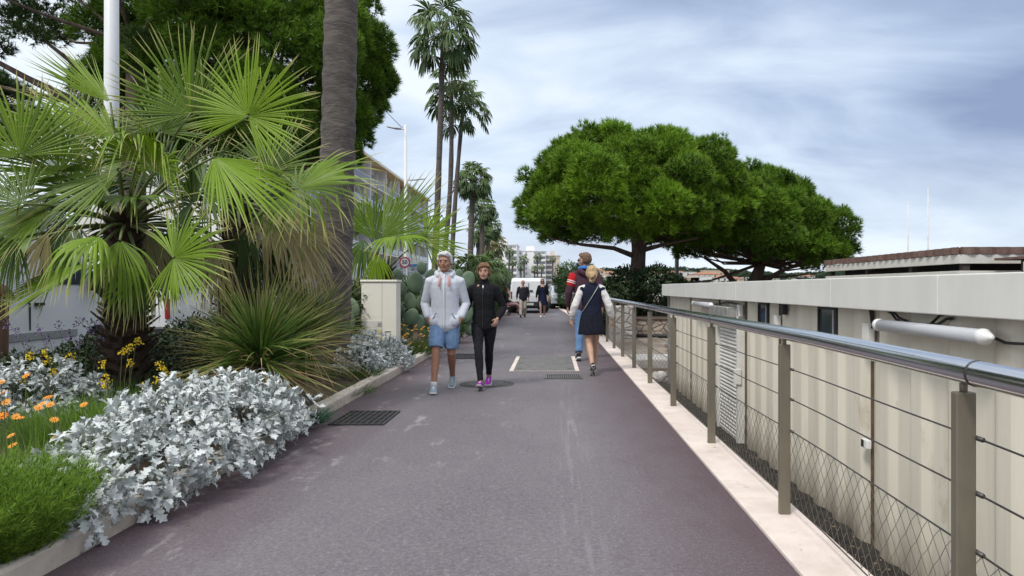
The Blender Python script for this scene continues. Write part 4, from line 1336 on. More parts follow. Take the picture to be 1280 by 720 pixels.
# ---- broadleaf shrubs
shr_m = leafmat('shrub_leaf', (.030, .065, .018), (.085, .15, .035), trans=.2)
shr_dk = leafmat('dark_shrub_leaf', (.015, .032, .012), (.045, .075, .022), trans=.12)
def shrub(name, loc, label, cat, lobes, dens, size, m, seed, group=None, core=True):
    rng = np.random.default_rng(seed)
    t = thing(name, label, cat, loc, group=group)
    a = NP(); leafy(a, lobes, dens, size, rng)
    a.build('foliage', m, t)
    g = G()
    for c, r in lobes[:14]:
        g.tube([(c[0] * .3, c[1] * .3, -.05), (c[0] * .8, c[1] * .8, c[2] * .6), c], [.03, .02, .01], n=5)
    g.build('stems', boot_m, t)
    return t
def rl(n, ex, r, seed, zlo=.2):
    q = random.Random(seed)
    return [((q.uniform(-ex[0], ex[0]), q.uniform(-ex[1], ex[1]), q.uniform(zlo, ex[2])), (r * q.uniform(.7, 1.3), r * q.uniform(.7, 1.3), r * q.uniform(.6, 1.1))) for _ in range(n)]
shrub('hedge', (-2.75, 19.5, .1), 'low clipped green hedge plant along the left kerb', 'hedge', rl(16, (.25, 2.6, .35), .4, 1, .1), 90, .07, shr_m, 41)
shrub('hedge', (-2.9, 26.5, .1), 'green hedge further along the left kerb behind the woman', 'hedge', rl(18, (.35, 3.5, .6), .5, 2, .1), 70, .09, shr_m, 42)
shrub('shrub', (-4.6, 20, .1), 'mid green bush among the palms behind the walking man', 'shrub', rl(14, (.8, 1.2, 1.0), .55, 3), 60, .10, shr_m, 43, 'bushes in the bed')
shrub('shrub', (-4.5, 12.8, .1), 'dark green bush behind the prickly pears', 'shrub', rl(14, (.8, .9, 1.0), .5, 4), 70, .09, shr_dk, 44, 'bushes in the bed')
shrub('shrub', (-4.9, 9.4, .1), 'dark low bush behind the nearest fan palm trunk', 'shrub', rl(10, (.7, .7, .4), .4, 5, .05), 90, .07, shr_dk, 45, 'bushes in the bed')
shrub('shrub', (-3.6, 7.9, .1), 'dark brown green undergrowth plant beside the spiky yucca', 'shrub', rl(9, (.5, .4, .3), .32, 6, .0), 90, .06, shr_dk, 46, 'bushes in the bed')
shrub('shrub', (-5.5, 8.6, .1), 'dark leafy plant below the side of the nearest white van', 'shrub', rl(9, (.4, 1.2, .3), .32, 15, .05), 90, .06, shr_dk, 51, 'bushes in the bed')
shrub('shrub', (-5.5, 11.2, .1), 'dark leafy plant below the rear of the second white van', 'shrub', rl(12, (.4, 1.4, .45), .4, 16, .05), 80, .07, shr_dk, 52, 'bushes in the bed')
shrub('oleander', (2.7, 22.6, .42), 'dark oleander bush around the umbrella pine trunk', 'bush', rl(22, (1.35, .8, 1.15), .5, 7, .1), 70, .13, shr_dk, 47)
shrub('oleander', (5.3, 24.5, .42), 'low dark bush behind the far end of the cabins', 'bush', rl(10, (1.2, .8, .5), .45, 8, .1), 70, .12, shr_dk, 48)
shrub('round_bush', (1.7, 45, -.01), 'tall round green bush beside the parked white van', 'bush', rl(26, (1.0, .8, 2.5), .75, 9, .4), 40, .16, shr_m, 49)
shrub('round_bush', (3.2, 49, -.01), 'second green bush beyond the round one at the path end', 'bush', rl(16, (.9, .8, 1.5), .7, 10, .3), 40, .16, shr_m, 50)

# ---- stone pines
def pine(loc, label, lobes, trunk, branches, m, seed, dens=95, k=10, nl=.21, nw=.0125, group='umbrella pines', zcut=-.35, nb=5):
    rng = np.random.default_rng(seed)
    t = thing('umbrella_pine', label, 'pine tree', loc, group=group)
    a = NP()
    lr = rng.random(len(lobes))
    for sc, dn in ((1.0, 1.0), (.80, .55), (.5, .4)):
        P, N, I = lobe_points([(c, tuple(q * sc for q in r)) for c, r in lobes], dens * dn, rng, zcut=zcut, inside=.86)
        n = len(P)
        # knobbly puffs: the surface of each lobe swells and sinks
        bump = np.array([noise.noise(Vector(p * 2.6)) for p in P])
        P = P + N * (bump * .16)[:, None] + rng.normal(0, .05, (n, 3))
        D = unit(N + np.array([0, 0, .35]) + rng.normal(0, .2, (n, 3)))
        r = np.clip(lr[I] * .6 + .2 + bump * .6 + rng.normal(0, .12, n), 0, 1)
        tufts(a, P - D * nl * .3, D, nl, nw, k, .5, rng, r=r)
    a.build('crown', m, t)
    g = G()
    g.loft([Vector(p) for p, _ in trunk], [q for _, q in trunk], n=14)
    g.build('trunk', bark_m, t, smooth=True)
    g = G()
    for pts, r0 in branches:
        n = len(pts)
        g.tube([Vector(p) for p in pts], [r0 * (1 - .75 * i / (n - 1)) for i in range(n)], n=7)
    q = random.Random(seed)
    for c, rad in lobes[::nb]:
        base = Vector(trunk[-1][0])
        e = Vector(c) + Vector((0, 0, -rad[2] * .2))
        mid = base.lerp(e, .55) + Vector((q.uniform(-.3, .3), q.uniform(-.3, .3), -.2))
        g.tube([base, base.lerp(mid, .5), mid, e], [.07, .055, .035, .015], n=6)
    g.build('branches', bark_m, t, smooth=True)
    return t


def dome(cx, cy, cz, rx, ry, up, dn, n, r, seed, skew=0.0, low=-.75, gap=0.0):
    """small lobes all over a flattened umbrella shaped crown"""
    q = random.Random(seed)
    out = []
    for i in range(n):
        z = low + (1 - low) * (i + .5) / n
        a = i * 2.39996 + q.uniform(-.25, .25)
        h = math.sqrt(max(0, 1 - z * z)) ** .8
        if q.random() < gap: continue
        wob = 1 + .10 * math.sin(a * 3 + seed) + .06 * math.sin(a * 7 + 2 * seed) + q.uniform(-.10, .05)
        x, y = rx * h * math.cos(a) * wob, ry * h * math.sin(a) * wob
        zz_ = (up if z > 0 else dn) * z * q.uniform(.9, 1.05) + skew * x
        rr = r * q.uniform(.7, 1.35) * (.8 if z < -.2 else 1)
        out.append(((cx + x * (1 - rr / (2.2 * rx)), cy + y, cz + zz_ - rr * .3), (rr, rr, rr * .8)))
    return out


L = (2.85, 24, .42)
lobes = dome(-.2, .3, 3.62, 3.6, 3.3, 2.3, 1.12, 118, .64, 71, low=-.8) + dome(-.2, .3, 3.62, 3.85, 3.5, 2.5, 1.2, 90, .30, 171, low=-.85)
pine(L, 'large umbrella pine with straight trunk left of the second pine', lobes,
     [((0, 0, -.3), .33), ((.03, 0, .4), .27), ((0, 0, 1.3), .25), ((.05, .05, 2.2), .24), ((-.05, 0, 3.1), .2)],
     [([(0, 0, 1.9), (-.8, -.1, 2.2), (-1.9, -.5, 2.3), (-3.0, -1, 2.5)], .1), ([(0, 0, 2.1), (.8, -.3, 2.3), (1.9, -.8, 2.5)], .1), ([(0, 0, 2.0), (.4, .8, 2.4), (1.5, 1.6, 2.8)], .1)],
     pine_m, 81)
L = (7.3, 27, .42)
lobes = dome(-.1, 0, 2.85, 3.2, 3.1, 2.3, 1.0, 104, .64, 72, skew=-.13, low=-.6) + dome(-.1, 0, 2.85, 3.4, 3.3, 2.5, 1.1, 90, .30, 172, skew=-.13, low=-.65)
lobes += [((-2.6, -.8, .95), (.45, .4, .2)), ((-3.0, -.8, 1.05), (.4, .4, .2))]
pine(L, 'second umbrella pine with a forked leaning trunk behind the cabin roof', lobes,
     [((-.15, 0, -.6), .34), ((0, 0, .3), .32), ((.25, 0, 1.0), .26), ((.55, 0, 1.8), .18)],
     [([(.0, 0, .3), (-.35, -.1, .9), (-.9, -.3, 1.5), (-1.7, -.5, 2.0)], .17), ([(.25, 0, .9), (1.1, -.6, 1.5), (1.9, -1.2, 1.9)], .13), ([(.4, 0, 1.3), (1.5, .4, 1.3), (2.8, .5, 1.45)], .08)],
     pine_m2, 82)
L = (-8.5, 22, .1)
lobes = dome(-.55, 0, 7.8, 3.9, 3.7, 3.6, 2.9, 150, .80, 73, low=-.9) + dome(-.55, 0, 7.8, 4.1, 3.9, 3.8, 3.0, 90, .32, 173, low=-.9)
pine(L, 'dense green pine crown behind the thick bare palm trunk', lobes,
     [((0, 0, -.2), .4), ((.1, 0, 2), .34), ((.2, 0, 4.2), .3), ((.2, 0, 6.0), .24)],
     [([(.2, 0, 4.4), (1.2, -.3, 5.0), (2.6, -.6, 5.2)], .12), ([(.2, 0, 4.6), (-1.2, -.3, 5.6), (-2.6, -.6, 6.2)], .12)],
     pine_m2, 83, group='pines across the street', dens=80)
L = (-11.1, 19, .1)
lobes = dome(-.6, 0, 9.3, 4.2, 3.6, 2.0, 1.2, 60, .68, 74, low=-.7, gap=.3)
lobes += [((-2.9, -1, 7.2), (.5, .5, .25)), ((-1.7, -1.3, 7.4), (.45, .5, .25)), ((.9, -1.0, 7.3), (.5, .5, .3))]
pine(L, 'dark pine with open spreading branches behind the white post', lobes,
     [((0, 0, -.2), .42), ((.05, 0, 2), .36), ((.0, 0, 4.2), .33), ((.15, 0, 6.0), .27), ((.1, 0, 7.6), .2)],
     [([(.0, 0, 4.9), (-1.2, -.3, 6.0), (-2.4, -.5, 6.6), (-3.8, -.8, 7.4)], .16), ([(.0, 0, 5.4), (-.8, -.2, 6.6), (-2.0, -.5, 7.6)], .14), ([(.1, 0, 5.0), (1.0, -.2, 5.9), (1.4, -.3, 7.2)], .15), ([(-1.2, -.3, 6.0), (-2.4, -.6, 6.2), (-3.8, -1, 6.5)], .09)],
     pine_dk, 84, group='pines across the street', dens=55)  # darker needles: the backlit look of this crown is in their colour
L = (-21.2, 26, .1)
lobes = dome(0, 0, 7.6, 2.0, 2, 1.6, 1.2, 30, .6, 75)
pine(L, 'far small dark pine crown at the left edge', lobes, [((0, 0, -.2), .3), ((0, 0, 3), .24), ((0, 0, 6.6), .18)], [([(0, 0, 5.5), (.8, 0, 6.4), (1.4, 0, 7)], .1)], pine_dk, 85, group='pines across the street', dens=80)

# ---- tall palms
def tall_palm(base, top, r0, r1, nleaf, R, label, seed, group, m=None, skirt=.5, nseg=18, build_parts=True, span=230):
    rng = np.random.default_rng(seed)
    base = Vector(base); top = Vector(top)
    t = thing('tall_palm', label, 'palm', base, group=group)
    d = top - base
    g = G()
    bend = Vector((rng.normal(0, .012) * d.z, 0, 0))
    nr = 90 if r0 > .25 and top.z > 9 else 16
    pts = [d * q + bend * math.sin(PI * q) for q in np.linspace(0, 1, nr)]
    g.loft(pts, [r0 + (r1 - r0) * q + .010 * math.sin(i * 2.1) + .007 * noise.noise(Vector((i * .37, seed, 0))) for i, q in enumerate(np.linspace(0, 1, nr))], n=20 if nr > 20 else 12)
    g.build('trunk', palm_bark_m, t, smooth=True)
    a = NP(); gp = G()
    for i in range(nleaf):
        q = (i + .5) / nleaf
        el = math.radians(80 - 125 * q ** .9 * (1 if skirt else .8))
        az = i * 2.39996 + rng.normal(0, .2)
        dirv = np.array([math.cos(az) * math.cos(el), math.sin(az) * math.cos(el), math.sin(el)])
        pl = R * rng.uniform(.75, 1.1)
        root = np.array(d) + np.array([0, 0, -.25 * q * R])
        hub = root + dirv * pl + np.array([0, 0, -.12 * pl])
        ax = unit(dirv + np.array([0, 0, -.5 - .3 * q]))
        N = np.cross(np.cross(ax, [0, 0, 1.]), ax)
        if N[2] < 0: N = -N
        fan(a, gp, hub, ax, N + rng.normal(0, .2, 3), R * .78 * rng.uniform(.85, 1.1), span, nseg, rng, droop=.75 + .6 * q, cup=-.05, fold=.5, broken=.15, r0=float(np.clip(.9 - .9 * q + rng.normal(0, .12), 0, 1)), root=root, rows=[.05, .3, .55, .75, 1.0], fuse=.55)
    a.build('crown', m or tallpalm_m, t)
    gp.build('petioles', petiole_m, t, smooth=True)
    return t
tall_palm((-3.25, 10.6, .1), (-3.1, 10.8, 11.5), .26, .215, 30, 1.1, 'thick bare grey palm trunk rising out of the picture beside the cabinet', 1, None)
GP = 'row of tall palms along the street'
def tp(px_b, px_t, py_t, Y, r0, r1, nl, R, label, seed, **kw):
    b_ = at(px_b, 400, Y); tp_ = at(px_t, py_t, Y)
    tall_palm((b_.x, Y, .05), tp_, r0, r1, nl, R, label, seed, GP, **kw)
tp(541, 554, 40, 35, .17, .12, 34, 1.35, 'tallest palm of the row, its crown touching the top of the picture', 2)
tp(546, 564, 108, 38, .15, .11, 26, 1.1, 'second tall palm with crown just under the tallest one', 3)
tp(562, 579, 132, 41, .15, .11, 26, 1.15, 'third tall palm standing right of the two taller ones', 4)
tp(588, 592, 224, 50, .20, .19, 56, 1.0, 'shorter bushy crowned palm right of the three tall ones', 5, nseg=16)
tp(598, 603, 260, 62, .2, .19, 46, 1.0, 'bushy palm just behind the shorter bushy crowned one', 6, nseg=14)
tp(605, 612, 283, 74, .2, .2, 40, 1.0, 'bushy palm lower in the receding row', 7, nseg=12)
tp(612, 618, 305, 90, .22, .2, 40, 1.2, 'farthest bushy palm of the receding row', 8, nseg=12, m=leafmat('yellowing_palm', (.10, .12, .04), (.20, .18, .06), trans=.2))
tp(596, 600, 290, 66, .25, .2, 36, .9, 'slim palm between the bushy ones in the row', 9, nseg=12)
for i, (px, py, Y, R, lab) in enumerate([(608, 338, 34, 0.8, 'low bushy fan palm left of the far buildings'), (600, 345, 30, .75, 'low fan palm behind the woman in black'), (618, 350, 44, .85, 'low fan palm beside the pale picket fence'), (585, 350, 26, .8, 'low fan palm behind the heads of the couple'), (626, 348, 56, .9, 'low fan palm furthest along the left side')]):
    b_ = at(px, 400, Y); tall_palm((b_.x, Y, .05), at(px, py, Y), .2, .18, 34, R, lab, 20 + i, 'low palms along the left side', nseg=14)
for i, (px, py, R, lab) in enumerate([(637, 314, 2.3, 'small distant palm left before the white apartments'), (641, 327, 2.2, 'small distant palm next to the leftmost one'), (655, 324, 2.4, 'distant palm in front of the middle white block'), (651, 333, 2.0, 'low distant palm before the middle white block'), (668, 336, 2.2, 'distant palm above the white van'), (672, 321, 2.4, 'distant tall palm before the right balcony block'), (677, 334, 2.0, 'low distant palm before the right balcony block'), (691, 323, 2.0, 'distant palm at the right end before the beige block')]):
    Y = 170 + 6 * i
    b_ = at(px, 368, Y); tall_palm((b_.x, Y, -.05), at(px, py, Y), .25, .2, 20, R * .42, lab, 40 + i, 'distant palms before the apartments', nseg=8)
# ================================================================= buildings
wall_w = mat('render_white', (.72, .71, .69), (.62, .61, .59), rough=.85, scale=.5)
wall_c = mat('render_cream', (.62, .54, .44), (.54, .47, .38), rough=.85, scale=.5)
och = mat('ochre_trim', (.66, .50, .26), (.60, .44, .22), rough=.8, scale=.7)
bl_glass = mat('blue_glass', (.14, .22, .28), (.09, .14, .19), rough=.15, scale=.4, spec=.7)
rail_dk = mat('balcony_rail', (.16, .19, .24), (.12, .14, .17), rough=.4, scale=1)
aw_m = mat('awning', (.60, .36, .12), (.65, .50, .25), rough=.9, scale=.8)
blind_m = mat('shutter_blind', (.45, .45, .43), (.2, .21, .22), rough=.7, scale=.7)


far_white = mat('far_render_white', (.82, .81, .79), (.74, .73, .71), rough=.85, scale=.3)
far_glass = mat('far_glass', (.34, .36, .39), (.22, .24, .27), rough=.3, scale=.3)
def street_block(name, label, x, y0, y1, ztop, floors, bay, trim, seed, base=.1):
    """long block whose balconied front faces the promenade (+X)"""
    q = random.Random(seed)
    t = thing(name, label, 'apartment block', (x - 7, (y0 + y1) / 2, base), group='apartment blocks along the street')
    hl = (y1 - y0) / 2
    Hh = ztop - base
    fh = Hh / (floors + .25)
    g = G(); g.box(-3, 7 - 1.7, -hl, hl, 0, Hh - .3); g.build('wall', wall_w, t)
    g = G(); g.box(-3.4, 7.35, -hl - .3, hl + .3, Hh - .295, Hh); ro = g.build('roof', wall_w, t)
    g = G(); g.box(5.6, 7.37, -hl - .31, hl + .31, Hh - .42, Hh - .30); g.build('soffit_trim', trim, ro)
    g = G(); g.box(-3, 2, -hl * .5, -hl * .2, Hh, Hh + 2.2); g.box(-3, 2, hl * .3, hl * .5, Hh, Hh + 1.6); g.build('roof_plant', wall_w, ro)
    nb = int((y1 - y0) / bay)
    for f in range(floors):
        z = f * fh
        g = G(); g.box(5.302, 7, -hl, hl, z + fh * .0 + .02, z + .24); s = g.build('balcony', wall_w, t)
        g = G(); g.box(6.92, 6.96, -hl, hl, z + .34, z + 1.05); g.build('railing', rail_dk if f % 2 else bl_glass, s)
        g = G(); g.box(6.90, 6.98, -hl, hl, z + 1.06, z + 1.12); g.build('handrail', white_paint, s)
        for b_ in range(nb):
            ya = -hl + bay * b_
            g = G(); g.box(5.302, 5.34, ya + .5, ya + bay - .7, z + .26, z + fh - .45); wd = g.build('window', far_glass if q.random() < .6 else blind_m, t)
            if f >= floors - 2 and q.random() < .14:
                g = G(); g._add([(5.4, ya + .4, z + fh - .1), (5.4, ya + bay - .5, z + fh - .1), (6.9, ya + bay - .5, z + fh - .75), (6.9, ya + .4, z + fh - .75),
                                 (5.4, ya + .4, z + fh - .13), (5.4, ya + bay - .5, z + fh - .13), (6.9, ya + bay - .5, z + fh - .78), (6.9, ya + .4, z + fh - .78)], [(0, 1, 2, 3), (7, 6, 5, 4), (0, 3, 7, 4), (1, 5, 6, 2), (2, 6, 7, 3), (0, 4, 5, 1)])
                g.build('awning', aw_m, wd)
    for b_ in range(0, nb + 1, 2):
        y = -hl + min(bay * b_, 2 * hl - .3)
        g = G(); g.box(5.302, 7.02, y, y + .28, 0, Hh - .31); g.build('divider_fin', wall_w, t)
    return t


street_block('apartment_block', 'white balconied apartment block showing between the palm leaves', -23, 50, 84, 16.8, 5, 4.6, wall_c, 1)
street_block('apartment_block', 'long white apartment block with ochre roof trim left of the street lamp', -25, 90, 146, 19.3, 6, 4.6, och, 2)


def far_block(name, label, px0, px1, pytop, Y, depth, floors, side, wallm, seed, balc=True):
    q = random.Random(seed)
    p0, p1 = at(px0, pytop, Y), at(px1, pytop, Y)
    W_ = p1.x - p0.x; Hh = p0.z + .8
    t = thing(name, label, 'apartment block', ((p0.x + p1.x) / 2, Y, -.8), group='white apartment blocks in the distance')
    g = G(); g.box(-W_ / 2, W_ / 2, 0, depth, 0, Hh); g.build('wall', wallm, t)
    g = G(); g.box(-W_ / 2 - .3, W_ / 2 + .3, -.3, depth + .3, Hh + .02, Hh + .5); ro = g.build('roof', wallm, t)
    g = G(); g.box(-W_ * .2, W_ * .1, 3, 8, Hh + .5, Hh + 3.2); g.build('lift_house', wallm, ro)
    fh = Hh / floors
    b0, b1 = (W_ * .05, W_ * .5) if side > 0 else (-W_ * .5, -W_ * .05)
    for f in range(floors):
        z = f * fh
        if balc:
            g = G(); g.box(b0, b1, -1.6, -.01, z + fh * .02, z + fh * .10); o = g.build('balcony', wallm, t)
            g = G(); g.box(b0, b1, -1.62, -1.54, z + fh * .11, z + fh * .42); g.build('railing', white_paint, o)
        g = G(); g.box(b0 + .4, b1 - .4, -.04, -.012, z + fh * .14, z + fh * .86); g.build('window', far_glass, t)
        for s in ((.15, .28), (.62, .75)):
            a = -b1 + (b1 - b0) * s[0]; b_ = -b1 + (b1 - b0) * s[1]
            g = G(); g.box(a, b_, -.04, -.012, z + fh * .35, z + fh * .78); g.build('window', far_glass, t)


far_block('distant_block', 'leftmost distant white apartment block with balconies', 615, 646, 306, 390, 30, 8, 1, far_white, 3)
far_block('distant_block', 'middle distant white block with plain wall and balconies on its right', 647, 682, 314, 420, 30, 8, 1, far_white, 4)
far_block('distant_block', 'distant beige block at the right end of the white ones', 682.5, 700, 320, 440, 25, 7, -1, wall_c, 5)

# houses scattered on the far hillside
house_w = [mat('house_white', (.74, .72, .68), rough=.9, scale=.3), mat('house_peach', (.60, .47, .36), rough=.9, scale=.3), mat('house_cream', (.66, .60, .48), rough=.9, scale=.3)]
tile_m = mat('roof_tile', (.36, .17, .10), (.28, .13, .08), rough=.9, scale=1)
def house(loc, w_, d, h, m, hip, label):
    t = thing('house', label, 'house', loc, group='houses on the far hillside')
    g = G(); g.box(-w_ / 2, w_ / 2, 0, d, -4, h); g.build('wall', m, t)
    g = G()
    if hip:
        g._add([(-w_ / 2 - .4, -.4, h + .01), (w_ / 2 + .4, -.4, h + .01), (w_ / 2 + .4, d + .4, h + .01), (-w_ / 2 - .4, d + .4, h + .01), (-w_ * .2, d / 2, h + 1.8), (w_ * .2, d / 2, h + 1.8)],
               [(3, 2, 1, 0), (0, 1, 5, 4), (1, 2, 5), (2, 3, 4, 5), (3, 0, 4)]); g.build('roof', tile_m, t)
    else:
        g.box(-w_ / 2 - .2, w_ / 2 + .2, -.2, d + .2, h + .01, h + .5); g.build('roof', m, t)
    n = max(2, int(w_ / 4)); fl = max(1, int(h / 3))
    for f in range(fl):
        for i in range(n):
            x = -w_ / 2 + w_ * (i + .5) / n
            g = G(); g.box(x - .7, x + .7, -.05, -.01, f * 3 + .8, f * 3 + 2.3); g.build('window', glass_dark, t)
spots = [(745, 343, 560, 14, 6, 'peach'), (754, 349, 540, 18, 7, 'cream'), (762, 346, 600, 12, 6, 'white'), (772, 352, 540, 16, 8, 'peach'), (818, 347, 560, 10, 6, 'white'), (826, 353, 540, 14, 9, 'white'), (836, 346, 620, 22, 7, 'white'),
         (838, 356, 545, 12, 6, 'cream'), (849, 346, 640, 18, 7, 'peach'), (860, 345, 620, 15, 6, 'white'), (866, 351, 560, 10, 5, 'cream'), (874, 352, 560, 20, 8, 'white'), (884, 350, 580, 26, 9, 'cream'), (895, 346, 600, 22, 10, 'peach'), (906, 352, 560, 14, 6, 'white'),
         (856, 352, 548, 9, 5, 'peach'), (916, 354, 570, 18, 7, 'peach'), (928, 352, 600, 16, 6, 'white'), (966, 352, 600, 18, 6, 'cream'), (985, 354, 590, 14, 6, 'white'), (1005, 350, 640, 20, 7, 'white'), (735, 352, 580, 14, 6, 'white')]
desc = {'white': 0, 'peach': 1, 'cream': 2}
for i, (px, py, Y, w_, h, k) in enumerate(spots):
    p = at(px, py, Y)
    house((p.x, p.y, p.z - h * .5), w_, 10, h, house_w[desc[k]], i % 2 == 0, f'small far {k} house ' + ('with tiled hip roof' if i % 2 == 0 else 'with flat roof') + ' on the hillside behind the pine trunks')
# trees on the hillside: one wooded mass
rng = np.random.default_rng(99)
a = NP()
N_ = 900
px = rng.uniform(690, 1060, N_); Yv = rng.uniform(530, 820, N_)
Pz = []
lobs = []
for i in range(N_):
    x = (px[i] - VX) * Yv[i] / F
    j = min(13, max(0, (Yv[i] - 520) / 420 * 13)); kk = math.sin(PI / 2 * min(1, j / 9))
    z = -3 + 25 * kk * (.72 + .5 * noise.noise(Vector((x / 170 + 3.3, Yv[i] / 300, 3.3)))) * min(1, (x + 120) / 80, (620 - x) / 80) ** .5
    s = rng.uniform(2.5, 5)
    lobs.append(((x, Yv[i], z + s * .5), (s, s, s * .8)))
C_ = np.array([l[0] for l in lobs]); R_ = np.array([l[1] for l in lobs])
d = unit(rng.normal(0, 1, (N_, 46, 3)) + np.array([0, -.3, .5]))
Pp = (C_[:, None] + d * R_[:, None]).reshape(-1, 3)
tufts(a, Pp, d.reshape(-1, 3), 1.5, .5, 3, .6, rng, r=np.repeat(rng.random(N_), 46))
tag(a.build('hill_trees', leafmat('far_trees', (.022, .045, .025), (.06, .09, .04), trans=0)), 'distant woods covering the hillside', kind='stuff')

# ================================================================= vehicles
tyre_m = mat('tyre', (.025, .025, .025), (.035, .035, .035), rough=.9)
rim_m = mat('wheel_rim', (.35, .35, .36), rough=.4, metal=.7)
van_paint = mat('van_white', (.72, .73, .74), (.68, .69, .70), rough=.3, scale=1.5)
red_lens = mat('red_lens', (.30, .02, .02), rough=.2)
plate_m = mat('number_plate', (.55, .55, .52), rough=.5)


def wheel(parent, x, y, r, w_=.2):
    s = 1 if x > 0 else -1
    g = G(); g.loft([(x - w_ / 2, y, r), (x + w_ / 2, y, r)], [r * .97, r * .97], n=24); g.loft([(x - w_ / 2 + .03, y, r), (x + w_ / 2 - .03, y, r)], [r, r], n=24, dome=False)
    wo = g.build('wheel', tyre_m, parent, smooth=False)
    g = G(); g.loft([(x + s * (w_ / 2 + .03), y, r), (x + s * (w_ / 2 + .062), y, r)], [r * .62, r * .55], n=20, dome=False)
    for k in range(5):
        a = 2 * PI * k / 5
        g.obox((x + s * (w_ / 2 + .066), y + math.cos(a) * r * .3, r + math.sin(a) * r * .3), (.012, .06, r * .5), Matrix.Rotation(-a + PI / 2, 3, 'X'))
    g.build('rim', rim_m, wo)


def van(loc, rz, label, L=5.3, W_=2.0, Ht=2.42, group=None):
    """nose towards +Y in its own frame"""
    t = thing('van', label, 'van', loc, rz, group)
    h = W_ / 2; l = L / 2
    prof = [(-l, .42), (-l - .03, .9), (-l + .03, Ht - .18), (-l + .14, Ht - .04), (-l + .5, Ht), (l - 1.7, Ht - .02), (l - 1.45, Ht - .12), (l - .85, Ht * .60), (l - .12, Ht * .50), (l, Ht * .40), (l, .42)]
    arch = []
    for yc in (l - .85, -l + .95):
        arch.append([(yc + .40, .42)] + [(yc + .40 * math.cos(a), .36 + .40 * math.sin(a)) for a in np.linspace(.15, PI - .15, 9)] + [(yc - .40, .42)])
    poly = prof + arch[0] + arch[1]
    rows = []
    g = G()
    n = len(poly)
    def ring(x, s):
        return [(x, u * s if False else u, v) for u, v in poly]
    vs = []
    for x, ins in ((-h, .05), (-h + .09, 0), (h - .09, 0), (h, .05)):
        for u, v in poly:
            cz = Ht * .55
            top = max(0, (v - 1.1) / (Ht - 1.1))
            vs.append((x * (1 - .10 * top * (1 if abs(x) == h else .9)), u * (1 - ins * .25) if abs(u) > l - .3 else u, v - (ins * .8 if v > Ht - .3 else 0)))
    fs = []
    for r_ in range(3):
        for j in range(n):
            fs.append((r_ * n + j, r_ * n + (j + 1) % n, (r_ + 1) * n + (j + 1) % n, (r_ + 1) * n + j))
    fs += [tuple(reversed(range(n))), tuple(3 * n + j for j in range(n))]
    g._add(vs, fs)
    body = g.build('body', van_paint, t, bevel=.012)
    g = G(); g.box(-h + .12, h - .12, -l + .2, l - .2, .25, .6); g.build('underbody', black_plastic, t)
    for x in (-h + .12, h - .12):
        for y in (l - .85, -l + .95): wheel(t, x, y, .34)
    # side grooves, mouldings and doors
    for s in (-1, 1):
        xo = s * (h + .004)
        g = G(); g.box(min(xo, xo + s * .012), max(xo, xo + s * .012), -l + 1.45, l - 1.35, .62, .72); g.build('side_moulding', grey_metal, t)
        for (ya, yb) in ((l - 2.3, l - 2.285), (l - 3.4, l - 3.385)):
            g = G(); g.box(min(s * (h - .03), s * (h + .006)), max(s * (h - .03), s * (h + .006)), ya, yb, .75, 1.12); g.build('door_gap', black_plastic, body)
        g = G(); g.box(min(s * (h - .01), s * (h + .03)), max(s * (h - .01), s * (h + .03)), l - 2.2, l - 2.05, 1.08, 1.12); g.build('door_handle', black_plastic, body)
        g = G(); g.obox((s * (h - .045), l - 1.62, 1.62), (.03, .85, .5), Matrix.Rotation(-s * .075, 3, 'Y')); g.build('side_window', glass_dark, t)
        g = G(); g.box(min(s * (h + .02), s * (h + .24)), max(s * (h + .02), s * (h + .24)), l - 1.12, l - .98, 1.28, 1.58); g.build('mirror', black_plastic, t, bevel=.03)
        g = G(); g.box(min(s * (h - .11), s * (h - .03)), max(s * (h - .11), s * (h - .03)), -l - .045, -l + .02, .75, 1.12); g.build('tail_light', red_lens, t, bevel=.01)
        g = G(); g.obox((s * (h - .28), l - .05, Ht * .42), (.34, .10, .20), Matrix.Identity(3)); g.build('headlight', mat('lens', (.5, .52, .55), rough=.1) if 'lens' not in bpy.data.materials else bpy.data.materials['lens'], t, bevel=.02)
    g = G(); a0, a1 = (l - 1.42, Ht - .16), (l - .88, Ht * .62)
    ang = math.atan2(a1[1] - a0[1], a1[0] - a0[0])
    g.obox((0, (a0[0] + a1[0]) / 2 + .012, (a0[1] + a1[1]) / 2 + .012), (W_ * .82, math.hypot(a1[0] - a0[0], a1[1] - a0[1]) * .92, .03), Matrix.Rotation(ang, 3, 'X')); g.build('windscreen', glass_dark, t)
    g = G(); g.box(-.008, .008, -l - .036, -l, .62, Ht - .25); g.build('rear_door_gap', black_plastic, body)
    g = G(); g.box(.06, .22, -l - .06, -l - .02, 1.12, 1.19); g.build('rear_handle', black_plastic, body)
    g = G(); g.box(-h + .03, h - .03, -l - .14, -l - .02, .34, .60); g.build('rear_bumper', black_plastic, t, bevel=.03)
    g = G(); g.box(-.26, .26, -l - .155, -l - .142, .42, .53); g.build('number_plate', plate_m, t)
    g = G(); g.box(-h + .03, h - .03, l - .02, l + .08, .34, .62); g.build('front_bumper', black_plastic, t, bevel=.03)
    return t


van((-8.0, 9.3, -.02), 0, 'white panel van parked at the left behind the nearest fan palm', group='white vans parked along the street')
van((-8.05, 16.0, -.02), 0, 'second white van parked behind the spiky yuccas', group='white vans parked along the street', Ht=2.25)
van((-8.1, 31.0, -.02), 0, 'white van parked further up the street beyond the speed sign', group='white vans parked along the street', Ht=2.3)
van((-1.33, 39.4, 0), .05, 'white van standing on the far end of the path behind the walkers', L=4.9, Ht=1.82, W_=1.9)


